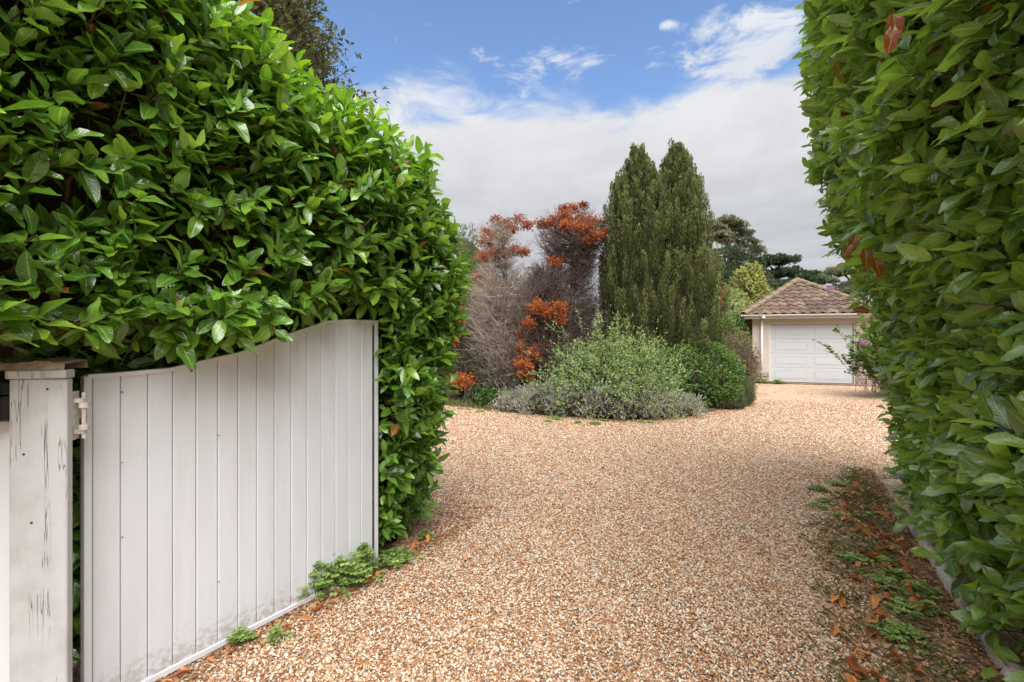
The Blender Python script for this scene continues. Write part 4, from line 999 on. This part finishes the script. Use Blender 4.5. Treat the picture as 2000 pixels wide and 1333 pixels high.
# --- foliage behind and left
bush('green_shrub', 'bright mid green leafy shrub just past the end of the left hedge', 'shrub', (-1.75, 14.0, 2.3), (1.15, 1.1, 1.95), 2600, .075, 'mid_green_leaves', k=5, extra=[((-1.4, 14.2, 1.3), (1.1, .9, 1.3), .5)])
bush('far_tree', 'dull green broad tree top far behind the left hedge end', 'tree', (-3.2, 26, 5.4), (2.6, 2, 2.3), 1700, .13, 'olive_needles', k=5, stem=.25, extra=[((-2.9, 26, 2.4), (2.2, 2, 2.6), .8)])
bush('brown_conifer', 'low brown and dark green dying conifer beside the hedge end', 'shrub', (-1.15, 11.7, .95), (.62, .6, 1.0), 1500, .05, 'olive_needles', k=4, up=1.6, tmpl=SPRAY, inner='innerdead', extra=[((-.75, 11.3, .55), (.35, .35, .5), .3)])
def tufts(name, label, pts, matn, parent=None):
    g = empty(name, (0, 0, 0), 0, label, 'foliage')
    for (c, r, n) in pts:
        P, Nm = ellip_pts(c, r, n, .7, .15, c[0]); sd = nrm(Nm*.6+np.array([0, 0, .9])+RNG.normal(0, .4, P.shape))
        pos, R, scl, si = shoots(P, sd, np.full(len(P), .04), 3, .05, .3, (45, 15), .4)
        bake('dry_spray', SPRAY, pos, R, scl, RNG.beta(2, 2, len(pos)), M[matn], g)
tufts('dry_conifer', 'rust brown dry conifer sprays close to the hedge end', [(at(893, 620, 11.2), (.15, .15, .35), 500), (at(888, 655, 11.2), (.13, .13, .3), 300), (at(900, 745, 11.0), (.35, .3, .18), 500)], 'dead_foliage_orange')
def stalks():
    g = empty('bare_stems', (-1.0, 11.5, .06), 0, 'thin bare upright stems under the brown conifer', 'stems'); n = 26
    b = np.stack([RNG.uniform(-.5, .9, n), RNG.uniform(-.5, .4, n), np.zeros(n)], 1); t = b+np.stack([RNG.normal(0, .08, n), RNG.normal(0, .08, n), RNG.uniform(.7, 1.3, n)], 1)
    tubes('stem', np.stack([b, (b+t)/2+RNG.normal(0, .02, b.shape), t], 1), np.tile([.016, .013, .008], (n, 1)), M['bark'], g, 5).__setitem__('kind', 'stuff')
stalks()
def prostrate():
    g = empty('prostrate_shrub', (.35, 10.0, .05), 0, 'bare tan woody shrub stems arching along the front left edge of the bed', 'shrub'); n = 26
    b = np.stack([RNG.uniform(-.5, .5, n), RNG.uniform(0, .35, n), RNG.uniform(.02, .1, n)], 1); a = RNG.uniform(-2.8, -.4, n); L_ = RNG.uniform(.35, .9, n)
    e = b+np.stack([np.cos(a)*L_, np.sin(a)*L_*.5, np.zeros(n)], 1); e[:, 2] = .03; m = (b+e)/2; m[:, 2] += RNG.uniform(.06, .25, n)
    tag(tubes('stem', np.stack([b, (b+m)/2+np.array([0, 0, .05]), m, (m+e)/2+np.array([0, 0, .03]), e], 1), np.tile([.008, .007, .006, .005, .003], (n, 1)), M['deadtwig'], g, 4), kind='stuff')
prostrate()

# --- sprawling cotoneaster: arching stems with tiny pale leaves
def sprayer(name, label, cx, cy, n, vmax, up, matn, leaf, gap, seed, z0=.08, grav=1.0, cat='shrub', g=None, xs=1.0, dome=True):
    g = g or empty(name, (cx, cy, .06), 0, label, cat); K = 9
    th = RNG.uniform(0, 2*PI, n); el = np.radians(RNG.uniform(up[0], up[1], n)); sp = RNG.uniform(.45, 1.0, n)*vmax
    v = np.stack([np.cos(th)*np.cos(el)*xs, np.sin(th)*np.cos(el)*.85, np.sin(el)], 1)*sp[:, None]
    b = np.stack([RNG.normal(0, .28, n)*xs, RNG.normal(0, .2, n), np.full(n, z0)], 1); t = np.linspace(0, 1, K)
    P = b[:, None]+v[:, None]*t[None, :, None]; P[..., 2] -= grav*.55*(t[None]**2)*sp[:, None]*(np.cos(el)**.5)[:, None]
    P += np.cumsum(RNG.normal(0, .012, P.shape), axis=1); P[..., 2] = np.maximum(P[..., 2], .04)
    tag(tubes('stems', P, np.tile(np.linspace(.006, .0018, K), (n, 1)), M['twig'], g), kind='stuff')
    # side twigs
    m = 14; q = RNG.uniform(.25, 1, (n, m)); i0 = np.clip((q*(K-1)).astype(int), 0, K-2); f = (q*(K-1)-i0)[..., None]; ar = np.arange(n)[:, None]
    sb = (P[ar, i0]*(1-f)+P[ar, i0+1]*f).reshape(-1, 3); dd = nrm((P[ar, i0+1]-P[ar, i0]).reshape(-1, 3)); d2 = nrm(dd+RNG.normal(0, .6, dd.shape)); l2 = RNG.uniform(.08, .26, len(sb))
    se = sb+d2*l2[:, None]; tag(tubes('side_twigs', np.stack([sb, se], 1), np.tile([.0028, .0014], (len(sb), 1)), M['twig'], g), kind='stuff')
    nl = 9; q = RNG.random((len(sb), nl, 1)); pos = (sb[:, None]*(1-q)+se[:, None]*q).reshape(-1, 3)
    q = RNG.uniform(.3, 1, (n, 26)); i0 = np.clip((q*(K-1)).astype(int), 0, K-2); f = (q*(K-1)-i0)[..., None]
    pos = np.concatenate([pos, (P[ar, i0]*(1-f)+P[ar, i0+1]*f).reshape(-1, 3)])
    d = rand_dir(len(pos)); d[:, 2] = np.abs(d[:, 2])*.6; nn = nrm(RNG.normal(0, .5, d.shape)+np.array([0, 0, 1]))
    tint = np.clip(RNG.beta(2, 2, len(pos))*.8+.25*sstep(pos[:, 2], .5, 2.2), 0, 1)
    tag(bake('foliage', DIAM, pos, frames(d, nn), leaf*RNG.uniform(.6, 1.3, len(pos)), tint, M[matn], g), kind='stuff')
    return g
gco = sprayer('cotoneaster', 'sprawling pale green shrub with long wild arching sprays in front of the yews', 2.15, 9.95, 300, 2.15, (25, 84), 'pale_green_leaves', .034, .1, 1, grav=1.0)
gsp = sprayer('cotoneaster', 'tall wild sprays of pale tiny leaves shooting up in front of the yews', 2.15, 9.8, 80, 2.75, (48, 84), 'pale_green_leaves', .037, .1, 3, grav=.55, g=gco)
sprayer('cotoneaster', None, 2.15, 9.8, 70, 2.0, (12, 50), 'pale_green_leaves', .036, .1, 4, z0=.35, grav=.75, xs=1.25, g=gco)
blob_core('inner_growth', (0, .1, .35), (1.25, .8, .95), M['inner'], gco, .75, 0)
P_, N_ = ellip_pts((0, .0, .5), (1.55, 1.0, .95), 2600, .55, .30, .4, .05)
sd_ = nrm(N_+np.array([0, 0, .2])+RNG.normal(0, .5, P_.shape)); q_ = shoots(P_, sd_, RNG.uniform(.08, .2, len(P_)), 7, .034, .5, (60, 30), .35)
tag(bake('lower_foliage', DIAM, q_[0], q_[1], q_[2], RNG.beta(2, 2.8, len(q_[0])), M['pale_green_leaves'], gco), kind='stuff')

# --- grey lavender mounds along the bed's front edge
for i, (px, Y, rx, h) in enumerate([(1010, 10.1, .42, .42), (1062, 9.75, .55, .60), (1120, 9.5, .55, .68), (1180, 9.25, .55, .62), (1238, 9.2, .52, .55), (1290, 9.35, .45, .46), (1335, 9.6, .32, .34)]):
    X = (px-1000)/F*Y
    bush('lavender_bush', ['leftmost and smallest grey lavender mound at the bed edge', 'second lavender mound from the left, greener', 'tall grey lavender mound left of the shrub sprays', 'grey lavender mound at the very front of the bed', 'grey-brown lavender mound right of the foremost one', 'low lavender mound before the clipped green shrub', 'small silvery lavender tuft at the right end of the row'][i], 'shrub', (X, Y, h*.30), (rx, .42, h*.72), 620, .052, 'grey_green_leaves' , 'lavender mounds along the bed edge', k=6, up=1.2, lump=.34, depth=.65,
         spread=.5, stem=.11, inner='innerdead', core=.62, twig='deadtwig', tilt=(50, 10), tmpl=[(V*np.array([.55, 1, 1]), Fq, U) for V, Fq, U in DIAM])
# --- dense evergreen shrub, rosemary, brown hebe
bush('evergreen_shrub', 'dense clipped glossy green shrub at the right of the planting bed', 'shrub', (4.35, 10.95, .62), (1.05, .85, .82), 3600, .048, 'fresh_green_leaves', k=6, lump=.07, extra=[((3.5, 10.9, .55), (.85, .7, .80), .55)], depth=.18)
bush('rosemary_bush', 'small soft grey-green rosemary at the right tip of the bed', 'shrub', (5.42, 11.05, .24), (.34, .34, .40), 900, .045, 'rosemary_leaves', k=7, up=1.4, tmpl=[(V*np.array([.4, 1, 1]), Fq, U) for V, Fq, U in DIAM], spread=.3, stem=.12)
bush('rosemary_bush', 'lower grey-green rosemary clump in front of the clipped shrub', 'shrub', (4.85, 10.45, .14), (.42, .3, .24), 700, .04, 'rosemary_leaves', k=7, up=1.4, tmpl=[(V*np.array([.4, 1, 1]), Fq, U) for V, Fq, U in DIAM], spread=.3, stem=.12)
bush('hebe_bush', 'brown twiggy half-dead bush between the clipped shrub and garage', 'shrub', (6.3, 13.3, .80), (.72, .6, .88), 2000, .045, 'brown_leaves', k=5, twig='deadtwig', extra=[((6.55, 13.4, .6), (.55, .5, .7), .5)])
bush('leafy_shrub', 'dark leafy shrub behind the brown bush, against the garage side', 'shrub', (7.25, 16.2, 1.05), (1.0, .8, 1.35), 2000, .07, 'fresh_green_leaves', k=5)
bush('variegated_bush', 'pale cream and green variegated bush between yew and garage', 'shrub', (7.9, 17.6, 2.2), (1.05, .9, 1.25), 2300, .07, 'cream_leaves', k=6, extra=[((7.15, 16.9, 2.05), (.75, .7, 1.2), .5)], inner='inner')
tufts('flowering_shrub', 'red flower tips showing at the right flank of the yews', [(at(1411, 573, 15.0), (.14, .14, .12), 140), (at(1406, 590, 15.0), (.10, .10, .12), 90)], 'dead_foliage_orange')
bush('golden_conifer', 'golden yellow conical conifer behind the garage roof', 'tree', (11.5, 22.5, 3.0), (.85, .85, 2.1), 2400, .13, 'golden_leaves', k=4, up=1.4, inner='inner', extra=[((10.7, 22.2, 2.4), (.9, .8, 1.4), .5), ((12.3, 22.5, 2.6), (.8, .8, 1.5), .4)])
bush('dark_conifer', 'dark green dense conifer between the yews and the pine', 'tree', (13.2, 28.5, 3.6), (2.3, 1.8, 3.2), 3000, .19, 'cedar_needles', k=4, up=.9, stem=.3, lump=.2, extra=[((14.6, 30, 2.6), (2.4, 2, 3.1), .6), ((16.8, 31, 3.2), (2.0, 2, 2.6), .6)])

# --- pines
def pine(label, base, h, brs, matn, trunk='pinebark', seed=0, clump=1.0, n_tuft=130, leaf=.22, cat='tree', group=None, lowcut=None):
    g = empty('pine_tree', (base[0], base[1], -.02), 0, label, cat, group)
    MB().tube([(0, 0, 0), (.15, 0, h*.3), (-.1, .1, h*.6), (.1, 0, h*.9)], [.34, .28, .2, .07], 8).build('trunk', M[trunk], g, smooth=True)
    Ps, limbs = [], []
    for (dx, dz, rx, rz_) in brs:
        dy = random.uniform(-1.2, 1.2); c = np.array([dx, dy, dz]); s = np.array([0, 0, dz-.30*abs(dx)-.6]); mid = (s+c)/2+np.array([0, 0, .35])
        limbs.append(np.stack([s, mid*.6+s*.4, mid*.5+c*.5, c-np.array([0, 0, rz_*.4])]))
        for q in range(9):
            e = c+np.array([random.uniform(-1, 1)*rx, random.uniform(-1, 1)*rx*.8, random.uniform(-.3, .6)*rz_]); limbs.append(np.stack([c-np.array([0, 0, rz_*.5]), c*.6+e*.4-np.array([0, 0, .1]), c*.3+e*.7, e]))
        n = int(1.6*n_tuft*rx*clump); d = rand_dir(n); d[:, 2] = np.abs(d[:, 2])*.9-.25
        P = c+d*np.array([rx, rx*.85, rz_])*(RNG.random((n, 1))**.4); P[:, 2] += lumps(P, 1.5, .18, seed); Ps.append(P)
    lb = np.stack(limbs); tag(tubes('limbs', lb, np.tile([.10, .075, .05, .02], (len(lb), 1))*np.linspace(1, 1, 4), M[trunk], g, 5), kind='stuff')
    P = np.concatenate(Ps); sd = nrm(RNG.normal(0, .55, P.shape)+np.array([0, 0, .8]))
    pos, R, scl, si = shoots(P, sd, np.full(len(P), .12), 6, leaf, .2, (70, 20), .35)
    tag(bake('crown', [(V*np.array([.62, 1, 1]), Fq, U) for V, Fq, U in DIAM], pos, R, scl, np.clip(RNG.beta(2, 2.2, len(pos))+.15*lumps(pos, 1.3, 1, 2), 0, 1), M[matn], g), kind='stuff')
pine('spreading pine with bare reddish limbs behind and left of the garage', (17.0, 36), 10.5,
     [(-.6, 10.5, 1.2, .45), (-1.6, 9.9, .9, .4), (.4, 10.3, 1.0, .5), (1.3, 9.9, 1.0, .35), (-1.2, 9.2, 1.0, .4), (.2, 9.3, 1.1, .4), (1.6, 9.0, 1.0, .35), (2.2, 8.4, 1.0, .4), (-.4, 8.2, 1.0, .4), (1.1, 8.0, 1.0, .4), (2.9, 7.6, 1.0, .35), (0.2, 7.2, 1.1, .4), (-1.6, 7.6, .9, .4)], 'pine_needles', n_tuft=150)
pine('dark cedar with layered boughs reaching right above the garage ridge', (19.6, 34), 7.8,
     [(-1.2, 7.0, 1.3, .5), (0, 7.2, 1.2, .45), (1.2, 6.6, 1.2, .35), (2.2, 6.2, 1.0, .3), (-.4, 6.2, 1.5, .5), (1.2, 5.6, 1.4, .4), (2.0, 5.2, 1.1, .3), (-.5, 5.2, 1.7, .6), (.9, 4.7, 1.7, .5), (-.2, 4.0, 2.0, .7), (0, 2.8, 2.4, .9), (-2.4, 5.0, 1.5, .9), (-2.2, 3.4, 1.8, 1.0)], 'cedar_needles', trunk='bark', n_tuft=240, leaf=.2)
pine('grey-green pine showing right of the garage roof beside the right hedge', (28.0, 38), 7.5,
     [(-2.2, 6.3, 1.1, .4), (-.8, 7.0, 1.4, .5), (.8, 7.3, 1.5, .5), (-1.6, 5.4, 1.3, .5), (.2, 6.0, 1.6, .6), (-2.6, 4.6, 1.2, .5), (0, 4.8, 1.8, .8), (2, 6, 1.6, .7), (-1.2, 3.4, 2.2, .9), (1.5, 3.6, 2.2, .9)], 'pine_needles', n_tuft=220)

# --- big conifer behind the left hedge (upper left)
def big_conifer():
    cx, cy, top, rmax = -9.3, 14.5, 17.2, 8.6
    g = empty('cypress_tree', (cx, cy, 0), 0, 'huge feathery olive conifer rising behind the left hedge', 'tree')
    MB().tube([(0, 0, 0), (0, 0, 6), (0, 0, 12), (0, 0, top*.98)], [.5, .38, .2, .04], 10).build('trunk', M['bark'], g, smooth=True)
    n = 1500; z = RNG.uniform(4.5, top, n); r = rmax*((top-z)/top)**.85; th = RNG.uniform(-PI*.75, PI*.35, n)
    rr = r*RNG.uniform(.45, 1.0, n)**.5*(1+.10*np.sin(th*7+z*2.3)); out = np.stack([np.cos(th), np.sin(th), np.zeros(n)], 1)
    e = out*rr[:, None]; e[:, 2] = z+.1*rr; s = out*(rr*.35)[:, None]; s[:, 2] = z-.25*rr; mid = (s+e)/2; mid[:, 2] += .1
    tag(tubes('boughs', np.stack([s, mid, e], 1), np.tile([.035, .022, .008], (n, 1)), M['bark'], g, 4), kind='stuff')
    K = 15; q = RNG.uniform(.35, 1.02, (n, K, 1)); P = (s[:, None]*(1-q)+e[:, None]*q)+RNG.normal(0, .16, (n, K, 3)); P = P.reshape(-1, 3)
    sd = nrm(np.repeat(out, K, 0)*.5+RNG.normal(0, .45, P.shape)+np.array([0, 0, .25]))
    pos, R, scl, si = shoots(P, sd, np.full(len(P), .12), 3, .13, .2, (50, 15), .35)
    tag(bake('crown', [(V*np.array([.8, 1, 1]), Fq, U) for V, Fq, U in DIAM], pos, R, scl*1.45, RNG.beta(2, 2.2, len(pos)), M['olive_needles'], g), kind='stuff')
big_conifer()

# --- buddleja in front of the garage's right corner
gb = sprayer('butterfly_bush', 'arching green bush with purple flowers in front of the right corner of the garage roof', 9.95, 12.2, 110, 2.75, (62, 88), 'mid_green_leaves', .08, .1, 5, grav=.9)
for (px, py, dY) in ((1622, 563, 11.2), (1688, 668, 11.0), (1702, 610, 11.2)):
    c = at(px, py, dY)-np.array([9.95, 12.2, .06]); P, Nm = ellip_pts(c, (.09, .05, .045), 160, .5, .1, px); pos, R, scl, si = shoots(P, nrm(Nm), np.full(len(P), .01), 2, .022, .2)
    bake('flower', DIAM, pos, R, scl, RNG.random(len(pos)), M['purple_petals'], gb)
    s0 = c+np.array([.75, .3, -.5]); tubes('flower_stem', np.stack([s0, (s0+c)/2+np.array([0, 0, .08]), c])[None], np.array([[.006, .004, .002]]), M['twig'], gb)
bush('broadleaf_shrub', 'leafy green shrub filling the gap between garage and right hedge', 'shrub', (10.8, 12.6, 1.2), (.8, .9, 1.35), 2000, .085, 'mid_green_leaves', k=5)

# --- distant planting and a white house glimpsed through the dead trees
far = [(-22, 40, 3.4, 5), (-15, 38, 3.0, 4.6), (-8.5, 34, 3.2, 4), (-2.5, 33, 1.8, 3.2), (8, 36, 2.6, 4), (12.5, 34, 3.0, 3.6), (24, 40, 3.2, 5), (31, 44, 3.6, 5.5), (39, 46, 3.8, 6)]
names = ['far left bushy tree by itself beyond the gardens', 'rounded dark tree second from the far left', 'dark tree behind the left shrubs', 'low green tree left of the white house', 'green tree behind the two yews', 'dark bushy tree low behind the yews',
         'bushy tree far behind the garage', 'bushy tree behind the right hedge', 'last bushy tree at the far right']
for (x, y, h, r), nm in zip(far, names):
    g_ = bush('distant_tree', nm, 'tree', (x, y, h*.55), (r, 2.2, h*.62), 1100, .22, 'dark_green_leaves', 'trees beyond the garden', k=4, stem=.35, lump=.2)
    MB().tube([(0, 0, 0), (0, 0, h*.5)], [.2, .12], 7).build('trunk', M['bark'], g_)
def house():
    g = empty('white_house', (3.0, 31, 0), 0, 'white rendered house glimpsed through the dead conifers', 'house')
    MB().box(-2.4, 2.6, 0, 5, 0, 3.3).build('wall', M['housewall'], g)
    MB().prism([(-2.7, 3.3), (2.9, 3.3), (2.0, 4.5), (-1.8, 4.5)], -.3, 5.3).build('roof', M['slate'], g)
    for x in (-1.6, .9):
        for z in (1.6,):
            f = MB().box(x, x+.9, -.04, 0, z, z+1.1).build('window', M['upvc'], g); MB().box(x+.07, x+.83, -.05, -.041, z+.07, z+1.03).build('pane', M['glass'], f)
house()

# ------------------------------------------------------------------ ground plants and litter
def blades(name, label, pts, h, matn, spread=.35, w=.004):
    n = len(pts); lean = RNG.normal(0, spread, (n, 2)); hh = h*RNG.uniform(.4, 1.2, n)
    d = np.concatenate([lean, np.ones((n, 1))], 1); sd = nrm(d); s = nrm(np.cross(sd, rand_dir(n)))*w
    tip = pts+sd*hh[:, None]; mid = pts+sd*(hh*.55)[:, None]; tip[:, 2] -= hh*.2*np.linalg.norm(lean, axis=1)
    V = np.stack([pts-s, pts+s, mid+s*.8, tip], 1).reshape(-1, 3); Fc = np.arange(n*4).reshape(n, 4)
    o = npmesh(name, V, Fc, M[matn], np.tile([(0, 0), (1, 0), (1, .5), (.5, 1)], (n, 1)), np.repeat(RNG.random(n), 4)); tag(o, label, kind='stuff'); return o
def strip_pts(n, y0, y1, w0=.95, w1=.02, power=1.0):
    y = RNG.uniform(y0, y1+.4, n); x = kerb_x(y)-(w1+(w0-w1)*RNG.random(n)**power*np.clip((5.9-y)/2.2, .15, 1)); return np.stack([x, y, np.zeros(n)], 1)
cl = strip_pts(110, 1.7, 5.2, .78, .12); P = np.repeat(cl, 42, 0)+np.concatenate([RNG.normal(0, .06, (110*42, 2)), np.zeros((110*42, 1))], 1)
blades('grass', 'thin grass tufts in the leafy strip beside the right kerb', P, .085, 'grass_blades', .8, .0016)
n_ = 5200; e0 = np.stack([RNG.uniform(-3.0, 1.2, n_), np.zeros(n_), np.full(n_, .01)], 1); e0[:, 1] = np.interp(e0[:, 0], [-3, -1.5, -.57, .2, 1.03, 1.2], [11.5, 11.0, 10.3, 9.8, 9.35, 9.3])+RNG.uniform(-.10, .75, n_)
blades('grass', 'dry grass fringe where the gravel meets the planting bed', e0, .16, 'grass_blades', .5, .004)
def clover(name, label, centres, group=None, matn='weed_leaves', leaf=.026, hh=.07):
    for (x, y, r, n) in centres:
        g = empty(name, (x, y, 0), 0, label if isinstance(label, str) else label.pop(0), 'weed', group)
        q = RNG.normal(0, .5, (n, 2))*r; h = hh*RNG.uniform(.5, 1.3, n)*np.exp(-(q**2).sum(1)/(r*r)*.8)+.012
        top = np.concatenate([q, h[:, None]], 1); b = np.concatenate([q*.35, np.zeros((n, 1))], 1)
        tag(tubes('stalks', np.stack([b, top], 1), np.full((n, 2), .0011), M['weed_leaves'], g), kind='stuff')
        k = 5; nn = nrm(np.array([0, 0, 1.0])+RNG.normal(0, .35, (n, 3))); pos, R, sc = [], [], []
        for j in range(k):
            a = j*2*PI/k+RNG.uniform(0, .5, n); d = np.stack([np.cos(a), np.sin(a), np.full(n, .12)], 1)
            pos.append(top); R.append(frames(d, nn)); sc.append(leaf*RNG.uniform(.6, 1.1, n))
        tp = [(np.array([(0, 0, 0), (.30, .5, .08), (.34, .95, 0), (0, 1.02, -.05), (-.34, .95, 0), (-.30, .5, .08)], float), np.array([(0, 1, 2, 3), (0, 3, 4, 5)]), np.zeros((6, 2)))]
        tag(bake('leaves', tp, np.concatenate(pos), np.concatenate(R), np.concatenate(sc), np.tile(np.clip(RNG.beta(2, 2, n), 0, 1), k), M[matn], g, smooth=False), kind='stuff')
def gpt(px, py): Y = CAMH*F/(py-660); return (px-1000)/F*Y, Y
W1 = [(620, 1168, .10, 110), (650, 1150, .12, 140), (690, 1150, .10, 90), (715, 1128, .09, 80)]
clover('geranium_weed', ['tallest green weed clump growing against the gate foot', 'spreading round-leaved weed beside the tallest clump', 'low weed clump right of the gate-foot weeds', 'weed clump nearest the gate corner'], [(*gpt(a, b), r, n) for a, b, r, n in W1], 'weeds along the gate', hh=.17, leaf=.028)
clover('geranium_weed', ['bright weed patch at the hedge foot past the gate corner', 'single small weed on the gravel by the hedge foot', 'tiny weed on the gravel near the gate', 'small weed by the brown leaf at the gate foot'],
       [(*gpt(770, 1100), .13, 130), (*gpt(832, 1055), .05, 26), (*gpt(541, 1255), .035, 16), (*gpt(468, 1262), .05, 24)], 'weeds along the gate', hh=.06)
cw = []
for i in range(17):
    y = random.uniform(2.2, 5.1); cw.append((kerb_x(y)-random.uniform(.22, .72)*(.7+.3*(y > 3)), y, random.uniform(.05, .12), random.randint(22, 60)))
clover('strip_weed', 'small green weed rosette in the leafy strip by the right kerb', cw, 'weeds in the kerb strip', hh=.035, leaf=.022)
clover('door_weed', ['green weeds at the garage downpipe foot', 'low green weeds right of the downpipe by the garage door'], [(8.85, 16.35, .25, 120), (9.3, 16.1, .2, 80)], 'weeds at the garage', hh=.12, leaf=.05)
bw = [(at(px, py, 1440/(py-660))[0], 1440/(py-660)) for px, py in ((1078, 823), (1100, 820), (1135, 826), (1165, 828), (1180, 824), (1250, 826), (1265, 824), (1085, 818), (905, 800), (930, 806))]
clover('gravel_weed', 'flat weed patch on the gravel before the planting bed', [(x+random.uniform(-.1,.1), y+random.uniform(-.08,.08), random.uniform(.05,.15), random.randint(10, 26)) for x, y in bw], 'weeds before the bed', hh=.02, leaf=.04)
# dark base plants of the strip near the bed's left side
for i, (px, py, r_) in enumerate(((985, 768, .28), (955, 770, .22), (1015, 775, .3), (935, 735, .3))):
    Y = 10.6; c = at(px, py, Y)
    bush('border_plant', ['small leafy green plant under the grey dead conifer', 'little green plant left of the leafy one', 'blue-green leafy clump before the orange tufts', 'dark feathery plant under the brown conifer'][i], 'plant', (c[0], Y+.3*(i == 3), .14), (r_, r_, .22+.1*(i == 3)), 300, .055,
         ['mid_green_leaves', 'fresh_green_leaves', 'grey_green_leaves', 'rosemary_leaves'][i], k=5, up=1.0, core=.5)

# fallen leaves: the larger ones are single things, the crumbs are one litter
CURL = [leaf_tmpl(7, 4, w, f, a, tw, wv) for w, f, a, tw, wv in [(.2, .9, -.25, .6, .5), (.17, 1.4, .2, -.8, .4), (.22, .5, -.4, .4, .8)]]
def leaf_lib():
    L = []
    for V, Fq, U in CURL:
        for t in (.1, .4, .7, .95):
            o = npmesh('fallen_leaf', V, Fq, M['fallen_leaf_skin'], U, np.full(len(V), t)); L.append(o.data); bpy.data.objects.remove(o)
    return L
LL = leaf_lib()
def drop(x, y, label, group, s=None):
    o = link('fallen_leaf', random.choice(LL), None, (x, y, .012+random.random()*.012)); o.rotation_euler = (random.uniform(-.35, .35), random.uniform(-.5, .5), random.uniform(0, 6.28))
    s = s or random.uniform(.07, .13); o.scale = (s, s, s); tag(o, label, 'leaf', group)
for i in range(120):
    y = 1.75+3.0*random.random()**1.7; w = random.random()**.8
    drop(kerb_x(y)-.06-w*(.72 if y < 2.8 else .50), y, 'curled orange-brown dead leaf lying in the strip along the right kerb', 'dead leaves by the kerb')
for i in range(34):
    t = random.uniform(.15, 1.35); o_ = .03+.14*random.random()**1.6; p = G0+GD*(t*GL)+GN*o_
    drop(p[0], p[1], 'dry brown dead leaf lying along the foot of the white gate', 'dead leaves by the gate', random.uniform(.045, .085))
for px, py in ((868, 985), (905, 1100), (1005, 860), (1530, 960), (1420, 1150), (1170, 1190), (790, 1010)):
    drop(*gpt(px, py), 'small red-brown leaf lying alone on the open gravel', 'stray leaves on the gravel', .04)
def litter(name, label, P, s0, s1):
    n = len(P); d = rand_dir(n); d[:, 2] *= .25; nn = nrm(np.array([0, 0, 1.0])+RNG.normal(0, .35, (n, 3)))
    tag(bake(name, DIAM, P+np.array([0, 0, .012]), frames(d, nn), RNG.uniform(s0, s1, n), RNG.beta(1.6, 1.8, n), M['litter_skin']), label, kind='stuff')
litter('leaf_litter', 'small brown leaf crumbs covering the soil strip by the kerb', strip_pts(7500, 1.3, 5.2, .78, .0, 1.4), .012, .045)
t_ = RNG.uniform(.0, 1.55, 900)*GL; o_ = .02+.16*RNG.random(900)**2; Pg = np.concatenate([G0+GD*t_[:, None]+GN*o_[:, None], np.zeros((900, 1))], 1)
litter('leaf_litter', 'brown leaf crumbs along the gate foot', Pg, .012, .035)
t_ = RNG.uniform(1.02, 1.9, 900)*GL; o_ = RNG.uniform(-.5, .12, 900); Pg = np.concatenate([G0+GD*t_[:, None]+GN*o_[:, None], np.zeros((900, 1))], 1)
litter('leaf_litter', 'brown leaf crumbs under the hedge end', Pg, .015, .045)
n_ = 3500; e0 = np.stack([RNG.uniform(-1.5, 5.9, n_), np.zeros(n_), np.full(n_, .0)], 1)
e0[:, 1] = np.interp(e0[:, 0], [p[0] for p in BED[3:13]], [p[1] for p in BED[3:13]])+RNG.normal(0, .10, n_)
litter('leaf_litter', 'brown debris along the edge of the planting bed', e0, .015, .05)
